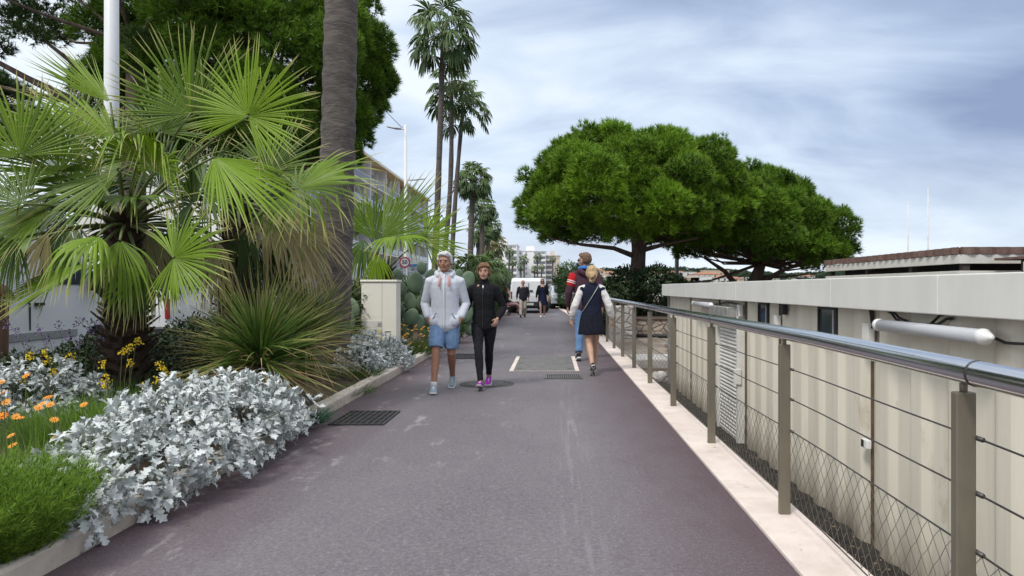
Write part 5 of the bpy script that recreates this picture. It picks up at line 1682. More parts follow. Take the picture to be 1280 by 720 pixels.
def car(loc, rz, label):
    t = thing('car', label, 'car', loc, rz)
    prof = [(-1.95, .35), (-1.98, .75), (-1.7, .92), (-1.35, 1.0), (-.75, 1.42), (.7, 1.45), (1.55, .98), (1.95, .85), (2.0, .35)]
    g = G(); n = len(prof)
    vs = []
    for x, k in ((-.85, .9), (-.78, 1), (.78, 1), (.85, .9)):
        for u, v in prof:
            vs.append((x * (1 - .22 * max(0, (v - .9) / .55)), u, v * (.985 if abs(x) > .8 else 1)))
    fs = []
    for r_ in range(3):
        for j in range(n): fs.append((r_ * n + j, r_ * n + (j + 1) % n, (r_ + 1) * n + (j + 1) % n, (r_ + 1) * n + j))
    fs += [tuple(reversed(range(n))), tuple(3 * n + j for j in range(n))]
    g._add(vs, fs); g.build('body', van_paint, t, bevel=.03)
    for x in (-.74, .74):
        for y in (-1.25, 1.3): wheel(t, x, y, .31, .18)
    g = G(); g.obox((0, -1.06, 1.23), (1.22, .68, .02), Matrix.Rotation(.61, 3, 'X')); g.build('windscreen', glass_dark, t)
    for s in (-1, 1):
        g = G(); g.obox((s * .60, -1.83, .78), (.32, .16, .14), Matrix.Rotation(-s * .1, 3, 'Z')); g.build('headlight', bpy.data.materials['lens'], t, bevel=.02)
        g = G(); g.obox((s * .745, -.05, 1.22), (.02, 1.3, .28), Matrix.Rotation(-s * .38, 3, 'Y')); g.build('side_window', glass_dark, t)
        g = G(); g.box(min(s * .84, s * .98), max(s * .84, s * .98), -.75, -.65, .95, 1.08); g.build('mirror', black_plastic, t, bevel=.02)
    g = G(); g.box(-.5, .5, -2.0, -1.95, .42, .6); g.build('grille', black_plastic, t)
    g = G(); g.box(-.26, .26, -2.02, -2.002, .44, .54); g.build('number_plate', plate_m, t)


car((.62, 46.5, -.01), .1, 'white car parked beyond the walkers beside the round bush')

# ================================================================= street furniture on the left
post_m = mat('white_post', (.70, .71, .71), (.63, .64, .64), rough=.45, scale=3, stretch=(1, 1, .3))
p = at(139.5, 300, 8.5)
t = thing('white_post', 'thick white lamp post rising behind the nearest fan palm', 'lamp post', (p.x, p.y, .1))
g = G(); g.tube([(0, 0, 0), (0, 0, 2.5), (0, 0, 7.5)], [.09, .082, .07], n=20); g.build('pole', post_m, t, smooth=True)
g = G(); g.tube([(0, 0, 0), (0, 0, .4), (0, 0, .42)], [.13, .13, .1], n=20); g.build('base', post_m, t, smooth=True)
g = G(); g.loft([(0, 0, 7.4), (.4, 0, 7.55), (1.1, 0, 7.5)], [(.05, .05), (.09, .05), (.07, .03)]); g.build('lamp_head', post_m, t, smooth=True)


def street_lamp(px, pytop, Y, label, arms):
    p = at(px, pytop, Y)
    t = thing('street_lamp', label, 'street lamp', (p.x, Y, .1), group='street lamps along the street')
    h = p.z - .1
    g = G(); g.tube([(0, 0, 0), (0, 0, 1.2), (0, 0, h)], [.14, .12, .085], n=12); g.build('pole', post_m, t, smooth=True)
    for s, dz, l in arms:
        g = G(); g.tube([(0, 0, h - .3 + dz), (s * .3, 0, h - .25 + dz)], .04, n=8); ar = g.build('arm', post_m, t, smooth=True)
        g = G(); g.loft([(s * .3, 0, h - .25 + dz), (s * l * .5, 0, h - .22 + dz), (s * l, 0, h - .12 + dz)], [(.10, .06), (.15, .08), (.11, .04)], side=(0, 1, 0)); g.build('lamp_head', grey_metal, ar, smooth=True)
street_lamp(507, 156, 45, 'tall street lamp with its arm reaching left over the street', [(-1, 0, 1.15)])
street_lamp(508, 222, 72, 'second street lamp further away with its arm reaching right', [(1, 0, 1.9)])
t = thing('overhead_cable', 'thin cable running down to the tall street lamp', 'cable', (-9.2, 45, 11)); t.location = (0, 0, 0)
pa, pb = at(503, 160, 45), at(330, -60, 30)
g = G(); g.tube([pa.lerp(pb, q) - Vector((0, 0, .5 * math.sin(PI * q))) for q in np.linspace(0, 1, 14)], .018, n=5); g.build('cable', black_plastic, t)

# speed sign and a small panel
p = at(506, 328, 22)
t = thing('speed_sign', 'round red ringed speed limit sign reading 50', 'road sign', (p.x, p.y, .1))
hz = p.z - .1
g = G(); g.tube([(0, .03, 0), (0, .03, hz + .15)], .03, n=8); g.build('pole', grey_metal, t, smooth=True)
red_m = mat('sign_red', (.55, .03, .04), rough=.4)
g = G(); g.tube([(0, 0, hz), (0, -.012, hz)], [.17, .17], n=32); sg = g.build('disc', red_m, t)
g = G(); g.tube([(0, -.013, hz), (0, -.017, hz)], [.125, .125], n=32); g.build('face', white_paint, sg)
cu = bpy.data.curves.new('speed_text', 'FONT'); cu.body = '50'; cu.size = .17; cu.align_x = 'CENTER'; cu.align_y = 'CENTER'; cu.extrude = .001; cu.offset = .004
o = bpy.data.objects.new('numerals_tmp', cu); COL.objects.link(o); bpy.context.view_layer.update()
me_ = bpy.data.meshes.new_from_object(o.evaluated_get(bpy.context.evaluated_depsgraph_get())); bpy.data.objects.remove(o)
o = bpy.data.objects.new('numerals', me_); COL.objects.link(o); me_.materials.clear(); me_.materials.append(black_plastic); o.parent = sg; o.location = (0, -.0195, hz); o.rotation_euler = (PI / 2, 0, 0)
p = at(519, 331, 24)
t = thing('sign_panel', 'small blue and white sign panel beside the round speed sign', 'road sign', (p.x, p.y, .1))
hz = p.z - .1
g = G(); g.tube([(0, .04, 0), (0, .04, hz + .1)], .03, n=8); g.build('pole', grey_metal, t, smooth=True)
g = G(); g.box(-.22, .22, -.01, .01, hz - .09, hz + .14); pn = g.build('panel', white_paint, t, bevel=.004)
g = G(); g.box(-.20, .20, -.014, -.0105, hz - .07, hz + .02); g.build('blue_field', mat('sign_blue', (.08, .22, .50), rough=.4), pn)

# cream electric cabinet
cabm = mat('cabinet_cream', (.80, .765, .65), (.76, .725, .61), rough=.55, scale=2)
t = thing('electric_cabinet', 'cream electric cabinet with small hatch and yellow stickers behind the silver cushion', 'cabinet', (-3.06, 12.9, .1))
g = G(); g.box(-.31, .31, -.18, .18, 0, 1.30); g.build('body', cabm, t, bevel=.008)
g = G(); g.box(-.33, .33, -.20, .20, 1.303, 1.345); g.build('top', cabm, t, bevel=.012)
g = G(); g.box(-.26, .05, -.186, -.181, .22, .62); ht = g.build('hatch', mat('hatch_pale', (.72, .70, .64), rough=.5), t, bevel=.002)
g = G(); g.box(-.02, .045, -.190, -.187, .52, .59); g.build('label_plate', grey_metal, ht)
for z in (.385, .26):
    g = G(); g.box(-.025, .045, -.190, -.187, z, z + .07); g.build('sticker', mat('warning_yellow', (.75, .52, .04), rough=.5) if 'warning_yellow' not in bpy.data.materials else bpy.data.materials['warning_yellow'], ht)
g = G(); g.box(.055, .060, -.1822, -.1805, .02, 1.29); g.build('door_gap', mat('gap_brown', (.35, .31, .24), rough=.9), t)
g = G(); g.box(.11, .125, -.195, -.181, .33, .44); g.box(.125, .21, -.192, -.181, .43, .443); g.build('handle', grey_metal, t, bevel=.002)

# litter bin, bench, picket fence
p = at(-8, 360, 8.0)
t = thing('litter_bin', 'brown litter bin with dark red domed lid at the left edge', 'bin', (p.x, p.y, .1))
g = G(); g.tube([(0, 0, 0), (0, 0, 1.06)], [.13, .14], n=20); g.build('body', mat('bin_brown', (.22, .13, .08), rough=.7), t, smooth=False)
g = G(); g.loft([(0, 0, 1.07), (0, 0, 1.14), (0, 0, 1.22), (0, 0, 1.26)], [.19, .18, .12, .05], n=20, dome=False); g.build('lid', mat('bin_lid', (.15, .035, .03), (.09, .03, .03), rough=.6), t, smooth=True)

bench_wood = mat('bench_wood', (.24, .17, .11), (.17, .12, .08), rough=.8, scale=5, stretch=(3, .3, 3))
BX, BY = -2.15, 34.3
t = thing('bench', 'wooden bench along the left edge of the path under the seated person', 'bench', (BX, BY, 0))
g = G()
for x in (-.18, -.04, .10): g.box(x - .06, x + .06, -.8, .8, .41, .45)
g.build('seat', bench_wood, t, bevel=.006)
g = G()
for z in (.58, .74): g.box(-.30, -.265, -.8, .8, z, z + .11)
g.build('backrest', bench_wood, t, bevel=.006)
for y in (-.65, .65):
    g = G(); g.box(-.26, -.20, y - .03, y + .03, 0, .41); g.box(.08, .14, y - .03, y + .03, 0, .41); g.box(-.262, -.22, y - .02, y + .02, .412, .85); g.build('leg', black_plastic, t)
t = thing('picket_fence', 'pale picket fence before the far end of the planting', 'fence', (-3.0, 47, 0))
g = G()
for i in range(12): g.box(-.75 + i * .13, -.75 + i * .13 + .07, -.02, .02, .05, 1.15)
g.build('pickets', mat('pale_timber', (.55, .47, .36), (.45, .38, .29), rough=.85), t)
for z in (.3, .85):
    g = G(); g.box(-.78, .78, .022, .05, z, z + .08); g.build('rail', bpy.data.materials['pale_timber'], t)
# ================================================================= people
def skin(name, c): 
    m = mat(name, c, tuple(q * .85 for q in c), rough=.55, scale=18)
    return m
def cloth(name, c, c2=None, sc=30, bump=.25):
    return mat(name, c, c2 or tuple(q * .82 for q in c), rough=.95, scale=sc, bump=bump, bscale=160, spec=.15)


sclera = mat('eye_white', (.30, .24, .21), rough=.3)
iris = mat('eye_dark', (.02, .015, .012), rough=.3)
sole_w = mat('shoe_sole_white', (.62, .62, .62), (.5, .5, .5), rough=.7, scale=20)
lens_b = mat('sunglass_lens', (.012, .012, .014), rough=.1)


def ik(a, c, l1, l2, bend):
    a, c = Vector(a), Vector(c)
    d = c - a
    L = min(d.length, (l1 + l2) * .999)
    d.normalize()
    x = (l1 * l1 - l2 * l2 + L * L) / (2 * L)
    h = math.sqrt(max(0, l1 * l1 - x * x))
    b = Vector(bend); b = (b - d * b.dot(d)).normalized()
    return a + d * x + b * h


def hand(g, wrist, d, pn, side, curl=.5, spread=.25, s=1.0):
    """palm and five fingers; d: direction of the hand, pn: palm faces this way, side: towards the thumb"""
    w = Vector(wrist); d = Vector(d).normalized(); pn = Vector(pn); pn = (pn - d * pn.dot(d)).normalized()
    t = d.cross(pn); t = t if t.dot(Vector(side)) > 0 else -t
    g.loft([w - d * .02, w + d * .025 * s, w + d * .06 * s, w + d * .088 * s], [(.022 * s, .017 * s), (.031 * s, .016 * s), (.039 * s, .014 * s), (.038 * s, .012 * s)], side=t)
    for k, (o, l) in enumerate(((.029, .072), (.010, .080), (-.010, .075), (-.029, .058))):
        b = w + d * (.085 - (.006 if k in (0, 3) else 0)) * s + t * o * s
        fd = (d + t * (1.5 - k) * spread * .35).normalized()
        pts = [b - fd * .02 * s]
        p = b
        ang = 0
        pts.append(p.copy())
        for q, f in enumerate((.42, .32, .26)):
            ang += curl * (.5, .8, .7)[q]
            v = fd * math.cos(ang) + pn * math.sin(ang)
            p = p + v * l * f * s
            pts.append(p.copy())
        g.loft(pts, [.0085 * s, .0092 * s, .0082 * s, .0074 * s, .006 * s], n=8)
    b = w + d * .022 * s + t * .026 * s
    v = (d * .62 + t * .72 + pn * .28).normalized()
    v2 = (d * .85 + t * .25 + pn * (.3 + .3 * curl)).normalized()
    g.loft([b - v * .015 * s, b, b + v * .034 * s, b + v * .034 * s + v2 * .032 * s], [.012 * s, .0125 * s, .0105 * s, .0075 * s], n=8)


def shoe(parent, ankle, yaw, pitch, m_up, m_sole, m_lace=None, s=1.0, m_top=None):
    """ankle joint position, toe points to -Y at yaw 0, pitch > 0 lifts the heel"""
    R_ = Matrix.Rotation(yaw, 3, 'Z') @ Matrix.Rotation(pitch, 3, 'X')
    A = Vector(ankle)
    def T(p): return A + R_ @ (Vector(p) * s)
    up = G()
    pts = [(0, .062, -.035), (0, .035, -.022), (0, -.01, -.02), (0, -.06, -.035), (0, -.11, -.045), (0, -.155, -.052)]
    ab = [(.030, .034), (.036, .046), (.038, .046), (.043, .034), (.044, .024), (.036, .018)]
    up.loft([T(p) for p in pts], [(a * s, b * s) for a, b in ab], side=R_ @ Vector((1, 0, 0)), n=12)
    up.loft([T((0, .012, -.03)), T((0, .014, .012))], [(.036 * s, .044 * s), (.034 * s, .040 * s)], side=R_ @ Vector((1, 0, 0)), n=12, dome=False)
    o = up.remesh('shoe', m_up, parent, .008, it=3)
    g = G()
    out = []
    for y, w in ((.082, .018), (.07, .033), (.02, .037), (-.05, .043), (-.11, .048), (-.165, .040), (-.185, .02)):
        out.append((w, y))
    poly = out + [(-w, y) for w, y in reversed(out)]
    g.prism([(u, v) for u, v in poly], lambda u, v, d: T((u, v, d - .004 * (v < -.12) + (.010 if v < -.17 else 0))), -.082, -.056)
    g.build('sole', m_sole, o, bevel=.006)
    if m_lace:
        g = G()
        for q in range(4):
            y = -.035 - q * .022
            g.tube([T((-.022, y, -.002 - q * .008)), T((0, y - .003, .011 - q * .0095)), T((.022, y, -.002 - q * .008))], .0045 * s, n=5)
        g.build('laces', m_lace, o)
    return o


class Person:
    def __init__(s, loc, rz, h, label, sk, legs, arms, group=None, female=False, head_yaw=0, head_pitch=0, vox=.006, hands=(1, -1), lean=0, build=1.0):
        s.t = thing('person', label, 'person', loc, rz, group)
        k = h / 1.75
        s.k = k
        s.t.scale = (k, k, k)
        s.f = female
        s.hs = 1.08 if female else 1.13
        s.sk = sk
        s.vox = vox
        s.legs, s.arms = legs, arms
        s.hy = Matrix.Rotation(head_yaw, 3, 'Z') @ Matrix.Rotation(head_pitch, 3, 'X')
        b = build
        s.sh = {q: Vector((q * (.158 if female else .182) * b, .01 + lean * .5, 1.395)) for q in (-1, 1)}
        s.hip = {q: Vector((q * .088, 0, .90)) for q in (-1, 1)}
        s.lean = lean
        s.knee, s.ank = {}, {}
        for q in (-1, 1):
            A = Vector(legs[q][0])
            s.ank[q] = A
            s.knee[q] = ik(s.hip[q], A, .425, .42, legs[q][3] if len(legs[q]) > 3 else (0, -1, 0))
        g = G()
        fz = .93 if female else 1.0
        tor = [(.84, .13, .10, 0), (.92, .165 if not female else .17, .115, .005), (1.0, .155 * fz, .108, 0), (1.1, .138 * fz, .10, 0), (1.2, .145 * fz, .105, -.002), (1.3, .162 * fz, .112, -.004), (1.38, .165 * fz, .10, .005), (1.44, .115 * fz, .075, .01), (1.485, .062, .058, .012)]
        s.g_loft(g, [(z, a * b if z > .95 else a, c_ * b, y) for z, a, c_, y in tor])
        g.loft([s.L((0, .014, 1.44)), s.L((0, .004, 1.52)), s.L((0, -.004, 1.58))], [.054 * (.88 if female else 1), .05 * (.88 if female else 1), .052 * (.9 if female else 1)])
        # head
        hs = s.hs
        def E(c, r, rot=None): g.ell(s.HP(c), (r[0] * hs, r[1] * hs, r[2] * hs), s.hy @ (rot or Matrix.Identity(3)), nu=18, nv=12)
        E((0, .004, 1.665), (.073, .093, .088)); E((0, -.024, 1.625), (.064, .072, .085)); E((0, -.038, 1.573), (.050, .054, .036)); E((0, -.068, 1.553), (.026, .026, .018))
        E((0, -.080, 1.668), (.050, .020, .012)); E((0, -.075, 1.600), (.046, .022, .026))
        for q in (-1, 1):
            E((q * .038, -.066, 1.617), (.022, .022, .02)); E((q * .074, .006, 1.625), (.009, .020, .031), Matrix.Rotation(q * .3, 3, 'Z'))
        g.loft([s.HP((0, -.094, 1.655)), s.HP((0, -.108, 1.63)), s.HP((0, -.118, 1.609))], [.008, .010, .014], n=10)
        for q in (-1, 1):
            kn, an = s.knee[q], s.ank[q]
            hp = s.hip[q]
            cf = Vector((0, .014, 0))
            g.loft([hp + Vector((0, 0, .02)), hp.lerp(kn, .35), hp.lerp(kn, .75), kn, kn.lerp(an, .3) + cf, kn.lerp(an, .65) + cf * .5, an, an - Vector((0, 0, .03))],
                   [.088, .082, .060, .051, .054, .040, .033, .034])
            ft = Matrix.Rotation(legs[q][1], 3, 'Z') @ Matrix.Rotation(legs[q][2], 3, 'X')
            g.loft([an + ft @ Vector((0, .03, -.04)), an + ft @ Vector((0, -.03, -.035)), an + ft @ Vector((0, -.12, -.055))], [(.028, .03), (.032, .026), (.032, .014)], side=ft @ Vector((1, 0, 0)))
            el, wr = Vector(arms[q][0]), Vector(arms[q][1])
            fr = .86 if female else 1
            g.loft([s.sh[q] + Vector((-q * .03, 0, -.005)), s.sh[q], s.sh[q].lerp(el, .5), el, el.lerp(wr, .35), wr], [.05 * fr, .05 * fr, .043 * fr, .036 * fr, .038 * fr, .026 * fr])
            a = arms[q]
            hand(g, wr, a[2], a[3], a[4], a[5], a[6], s=.92 if female else 1.02)
        s.body = g.remesh('body', sk, s.t, vox, it=3)

    def L(s, p):
        p = Vector(p)
        return p + Vector((0, s.lean * max(0, (p.z - .95)) * 1.1, 0))

    def HP(s, p):
        o = Vector((0, 0, 1.52))
        return s.L(o) + Vector((0, 0, -.022)) + s.hy @ ((Vector(p) - o) * s.hs)

    def HE(s, g, c, r):
        g.ell(s.HP(c), tuple(q * s.hs for q in r), s.hy)

    def g_loft(s, g, sec, n=20, dome=True):
        g.loft([s.L((0, y, z)) for z, a, b, y in sec], [(a, b) for z, a, b, y in sec], side=(1, 0, 0), n=n, dome=dome)

    def face(s, brow, lips, glasses=False):
        for q in (-1, 1):
            if not glasses:
                g = G(); g.ell(s.HP((q * .029, -.0885, 1.643)), (.0115, .006, .0048), s.hy); e = g.build('eye', sclera, s.t, smooth=True)
                g = G(); g.ell(s.HP((q * .029, -.0930, 1.643)), (.0058, .003, .0052), s.hy); g.build('iris', iris, e, smooth=True)
            g = G(); g.loft([s.HP((q * .014, -.100, 1.664)), s.HP((q * .03, -.099, 1.669)), s.HP((q * .047, -.085, 1.662))], [(.003, .0035)] * 3, n=6); g.build('eyebrow', brow, s.t, smooth=True)
        g = G(); g.ell(s.HP((0, -.096, 1.586)), (.022, .007, .0055), s.hy); g.build('lips', lips, s.t, smooth=True)
        if glasses: s.glasses()

    def glasses(s):
        g = G()
        for q in (-1, 1):
            g.ell(s.HP((q * .033, -.104, 1.642)), (.029, .008, .022), s.hy @ Matrix.Rotation(q * .2, 3, 'Z'))
            g.tube([s.HP((q * .06, -.095, 1.648)), s.HP((q * .078, -.03, 1.648)), s.HP((q * .078, .02, 1.64))], .004, n=5)
        g.tube([s.HP((-.01, -.108, 1.648)), s.HP((.01, -.108, 1.648))], .004, n=5)
        g.build('sunglasses', lens_b, s.t, smooth=True)

    def sleeve(s, g, q, r, f0=0, f1=1.0, puff=None):
        """r: list of radii shoulder..wrist"""
        el, wr = Vector(s.arms[q][0]), Vector(s.arms[q][1])
        ax = [s.sh[q] + Vector((-q * .05, 0, .008)), s.sh[q] + Vector((0, 0, -.005)), s.sh[q].lerp(el, .5), s.sh[q].lerp(el, .85), el, el.lerp(wr, .3), el.lerp(wr, .65), el.lerp(wr, .93)]
        ax = ax[f0:f1 if isinstance(f1, int) else None]
        g.loft(ax, r, n=14)

    def trouser(s, g, r, upto=1.0, hips=((.80, .12, .10, 0), (.86, .165, .118, .004), (.93, .172, .122, .006), (1.0, .162, .115, 0))):
        s.g_loft(g, hips)
        for q in (-1, 1):
            hp, kn, an = s.hip[q], s.knee[q], s.ank[q]
            full = [hp + Vector((0, 0, .0)), hp.lerp(kn, .3), hp.lerp(kn, .65), kn, kn.lerp(an, .35) + Vector((0, .01, 0)), kn.lerp(an, .7), an + Vector((0, 0, .03))]
            m = len(r)
            pts = full[:m]
            if upto < 1: pts[-1] = pts[-2].lerp(full[m - 1], upto)
            g.loft(pts, r, n=14, dome='start')


ARM_DN = lambda q: (0, 0, -1)
hair_grey = mat('white_hair', (.62, .61, .60), (.42, .42, .43), rough=.75, scale=40, stretch=(3, 1, .6))
hair_brn = mat('auburn_hair', (.21, .105, .048), (.11, .055, .028), rough=.7, scale=40, stretch=(3, 1, .6))
hair_bld = mat('blonde_hair', (.50, .36, .19), (.33, .22, .11), rough=.65, scale=36, stretch=(3, 1, .6))
hair_dk = mat('dark_brown_hair', (.10, .06, .04), (.055, .035, .025), rough=.7, scale=40)
lips_m = mat('lips', (.36, .13, .11), rough=.5)
GRP = None

# ---------------- 1 white haired man in grey hoodie
sk1 = skin('tanned_skin', (.36, .175, .11))
# legs: ankle, yaw, pitch
P1 = Person((-1.36, 9.15, 0), .06, 1.745, 'white haired man in pale grey hoodie and denim shorts, hands in pockets', sk1,
            {-1: ((-.115, -.26, .085), .05, -.05), 1: ((.075, .26, .155), -.05, .55)},
            {-1: ((-.262, .065, 1.10), (-.205, -.085, .925), (.55, -.02, -.8), (0, .9, -.4), (0, 0, 1), .8, .05),
             1: ((.262, .065, 1.10), (.205, -.085, .925), (-.55, -.02, -.8), (0, .9, -.4), (0, 0, 1), .8, .05)}, head_yaw=-.12, lean=-.02)
P1.face(hair_grey, lips_m)
hood_m = cloth('heather_grey_jersey', (.56, .58, .63), (.525, .545, .595))
g = G()
SEC1 = [(.80, .186, .132, -.005), (.835, .192, .138, -.005), (.93, .184, .132, 0), (1.05, .176, .127, 0), (1.18, .176, .128, 0), (1.30, .184, .130, 0), (1.375, .180, .122, .006), (1.43, .125, .095, .012), (1.475, .080, .08, .012)]
P1.g_loft(g, SEC1)
for q in (-1, 1):
    P1.sleeve(g, q, [.066, .073, .063, .060, .059, .055, .050, .045]); g.ell((q * .125, -.088, .885), (.066, .058, .075))
hd_ = P1.L((0, 0, 0))
g.loft([P1.L((-.075, -.055, 1.455)), P1.L((-.105, .02, 1.49)), P1.L((-.07, .095, 1.50)), P1.L((0, .12, 1.495)), P1.L((.07, .095, 1.50)), P1.L((.105, .02, 1.49)), P1.L((.075, -.055, 1.455))], [(.03, .03), (.034, .04), (.04, .05), (.045, .055), (.04, .05), (.034, .04), (.03, .03)])
ho = g.remesh('hoodie', hood_m, P1.t, .009, it=5, disp=.0016, dscale=15, dz=1.3, seed=1)
g = G(); zp = [(z, b, y) for z, a, b, y in SEC1]
g.loft([P1.L((0, y - b - .011, z)) for z, b, y in zp], [(.009, .004)] * len(zp), side=(1, 0, 0), n=6)
g.build('zip', mat('zip_white', (.75, .75, .75), rough=.4), ho, smooth=True)
pk = mat('pink_tape', (.62, .30, .25), rough=.8)
for q in (-1, 1):
    g = G(); g.loft([P1.L((q * .05, -.098, 1.455)), P1.L((q * .058, -.128, 1.41)), P1.L((q * .060, -.142, 1.365)), P1.L((q * .062, -.146, 1.325))], [(.011, .005), (.011, .005), (.012, .005), (.014, .007)], side=(1, 0, 0), n=8); g.build('drawstring', pk, ho, smooth=True)
    g = G(); g.loft([P1.L((q * .10, -.146, .99)), P1.L((q * .155, -.128, .88))], [(.010, .004)] * 2, side=(1, 0, 0), n=6); g.build('pocket_welt', cloth('pocket_grey', (.36, .39, .45)) if 'pocket_grey' not in bpy.data.materials else bpy.data.materials['pocket_grey'], ho, smooth=True)
den = cloth('light_denim', (.19, .29, .45), (.13, .21, .35), sc=12)
g = G(); P1.trouser(g, [.104, .106, .100, .092], upto=.62, hips=((.80, .16, .12, 0), (.86, .178, .128, .004), (.93, .178, .126, .006)))
P1sh = g.remesh('shorts', den, P1.t, .009, it=4, disp=.006, dscale=10, seed=2)
g = G()
P1.HE(g, (0, .018, 1.690), (.081, .095, .076)); P1.HE(g, (0, .045, 1.65), (.080, .072, .085))
g.loft([P1.HP((-.062, -.045, 1.715)), P1.HP((-.02, -.076, 1.728)), P1.HP((.03, -.078, 1.726)), P1.HP((.066, -.04, 1.712))], [(.022, .026), (.026, .026), (.026, .026), (.022, .026)])
P1.HE(g, (-.072, -.01, 1.665), (.014, .03, .04)); P1.HE(g, (.072, -.01, 1.665), (.014, .03, .04))
g.remesh('hair', hair_grey, P1.t, .006, it=1, disp=.010, dscale=34, dz=.5)
sneak = cloth('grey_blue_sneaker', (.20, .28, .33), (.33, .37, .40), sc=40)
for q in (-1, 1):
    shoe(P1.t, P1.ank[q], P1.legs[q][1], P1.legs[q][2], sneak, sole_w, white_paint)
    g = G(); g.loft([P1.ank[q] + Vector((0, .012, .0)), P1.ank[q] + Vector((0, .012, .045))], [.040, .041]); g.build('sock', cloth('sock_white', (.7, .7, .7)) if q < 0 else bpy.data.materials['sock_white'], P1.t, smooth=True)

# ---------------- 2 woman in black
sk2 = skin('light_tanned_skin', (.46, .26, .185))
P2 = Person((-.885, 9.38, 0), -.04, 1.625, 'auburn haired woman in black jacket and leggings with bright purple sneakers', sk2,
            {1: ((.030, .30, .12), .0, .35), -1: ((-.015, -.26, .105), .02, -.30)},
            {-1: ((-.262, .075, 1.125), (-.255, -.135, 1.10), (-.35, -.75, .45), (0, .3, -1), (1, 0, .3), .7, .1),
             1: ((.268, .06, 1.12), (.205, -.13, .975), (-.35, -.35, -.85), (-.6, .7, 0), (0, -1, .2), .7, .15)}, female=True, lean=-.01)
P2.face(hair_brn, lips_m)
blk = cloth('black_fleece', (.010, .010, .012), (.018, .018, .02), sc=50, bump=.4)
SEC2 = [(.835, .165, .125, 0), (.87, .172, .13, 0), (.98, .165, .125, 0), (1.1, .150, .118, 0), (1.22, .155, .126, -.006), (1.32, .165, .124, -.004), (1.385, .158, .108, .006), (1.44, .10, .082, .012), (1.50, .066, .068, .010), (1.535, .062, .062, .006)]
g = G(); P2.g_loft(g, SEC2)
for q in (-1, 1): P2.sleeve(g, q, [.062, .068, .060, .058, .056, .052, .046, .040])
j2 = g.remesh('jacket', blk, P2.t, .009, it=4, disp=.007, dscale=9, seed=5)
g = G(); g.loft([P2.L((0, y - b - .009, z)) for z, a, b, y in SEC2[:-2]], [(.005, .003)] * (len(SEC2) - 2), side=(1, 0, 0), n=6); g.build('zip', black_plastic, j2, smooth=True)
g = G(); g.loft([P2.L((0, -.098, 1.435)), P2.L((0, -.106, 1.40))], [(.009, .004)] * 2, side=(1, 0, 0), n=8); g.build('zip_pull', white_paint, j2, smooth=True)
g = G(); P2.trouser(g, [.096, .093, .070, .058, .059, .045, .041], hips=((.80, .12, .10, 0), (.86, .168, .118, .004), (.95, .165, .12, .006)))
g.remesh('leggings', cloth('black_leggings', (.014, .014, .018), (.022, .022, .026)), P2.t, .008, it=3, disp=.003, dscale=18, seed=6)
g = G()
P2.HE(g, (0, .016, 1.690), (.079, .092, .074)); P2.HE(g, (0, .045, 1.64), (.080, .070, .09))
for q in (-1, 1): P2.HE(g, (q * .071, -.012, 1.64), (.016, .036, .058))
g.loft([P2.HP((-.066, -.045, 1.685)), P2.HP((-.035, -.080, 1.708)), P2.HP((.015, -.080, 1.724)), P2.HP((.066, -.045, 1.70))], [(.020, .024), (.022, .026), (.022, .026), (.022, .026)])
g.remesh('hair', hair_brn, P2.t, .006, it=1, disp=.013, dscale=30, dz=.45, seed=3)
pur = cloth('purple_mesh', (.35, .04, .38), (.22, .02, .28), sc=40)
for q in (-1, 1): shoe(P2.t, P2.ank[q], P2.legs[q][1], P2.legs[q][2], pur, sole_w if q > 0 else mat('two_tone_sole', (.55, .5, .55), (.2, .15, .2), rough=.7), white_paint, s=.95)

# ---------------- 3 blonde woman seen from behind
sk3 = skin('fair_skin', (.50, .30, .21))
P3 = Person((.605, 10.95, 0), PI + .03, 1.63, 'blonde woman seen from behind in navy vest and skirt with white sleeves', sk3,
            {1: ((.02, .36, .165), .05, .95), -1: ((-.055, -.22, .085), -.05, -.05)},
            {1: ((.275, .05, 1.115), (.325, -.03, .885), (.12, -.15, -1), (-.6, -.6, 0), (0, -1, 0), .25, 1.3),
             -1: ((-.275, .06, 1.115), (-.335, -.02, .885), (-.1, -.25, -1), (.6, -.6, 0), (0, -1, 0), .5, .4)}, female=True, head_yaw=.1, build=1.02)
navy = cloth('navy_wool', (.012, .015, .030), (.018, .022, .040), sc=40)
whs = cloth('white_chiffon', (.70, .68, .65), (.62, .60, .57), sc=8)
g = G()
for q in (-1, 1): P3.sleeve(g, q, [.058, .062, .060, .060, .062, .066, .060, .036])
g.remesh('blouse', whs, P3.t, .009, it=4, disp=.008, dscale=11, dz=1.3, seed=8)
SEC3 = [(.90, .17, .135, 0), (.98, .165, .13, 0), (1.08, .158, .122, 0), (1.2, .168, .126, 0), (1.32, .185, .126, .0), (1.385, .185, .112, .008), (1.435, .13, .085, .014), (1.485, .066, .066, .014), (1.505, .06, .06, .012)]
g = G(); P3.g_loft(g, SEC3)
for q in (-1, 1): g.ell(P3.L((q * .165, .01, 1.375)), (.062, .075, .06), Matrix.Rotation(q * .5, 3, 'Y'))
v3 = g.remesh('vest', navy, P3.t, .009, it=5, disp=.005, dscale=9, seed=9)
g = G(); P3.g_loft(g, [(.64, .225, .18, .01), (.70, .222, .175, .01), (.80, .205, .16, .006), (.90, .188, .145, .002), (.985, .165, .13, 0)], dome=False)
g.remesh('skirt', cloth('black_skirt', (.010, .011, .018), (.016, .017, .026)), P3.t, .010, it=3, disp=.008, dscale=8, dz=.25, seed=10)
g = G()
pts = []
for q in np.linspace(0, 1, 9):
    x = -.10 + .26 * q; z = 1.43 - .42 * q
    b = np.interp(z, [s_[0] for s_ in SEC3], [s_[2] for s_ in SEC3]); a = np.interp(z, [s_[0] for s_ in SEC3], [s_[1] for s_ in SEC3])
    pts.append(P3.L((x, b * math.sqrt(max(0.05, 1 - (x / (a + .01)) ** 2)) + .014, z)))
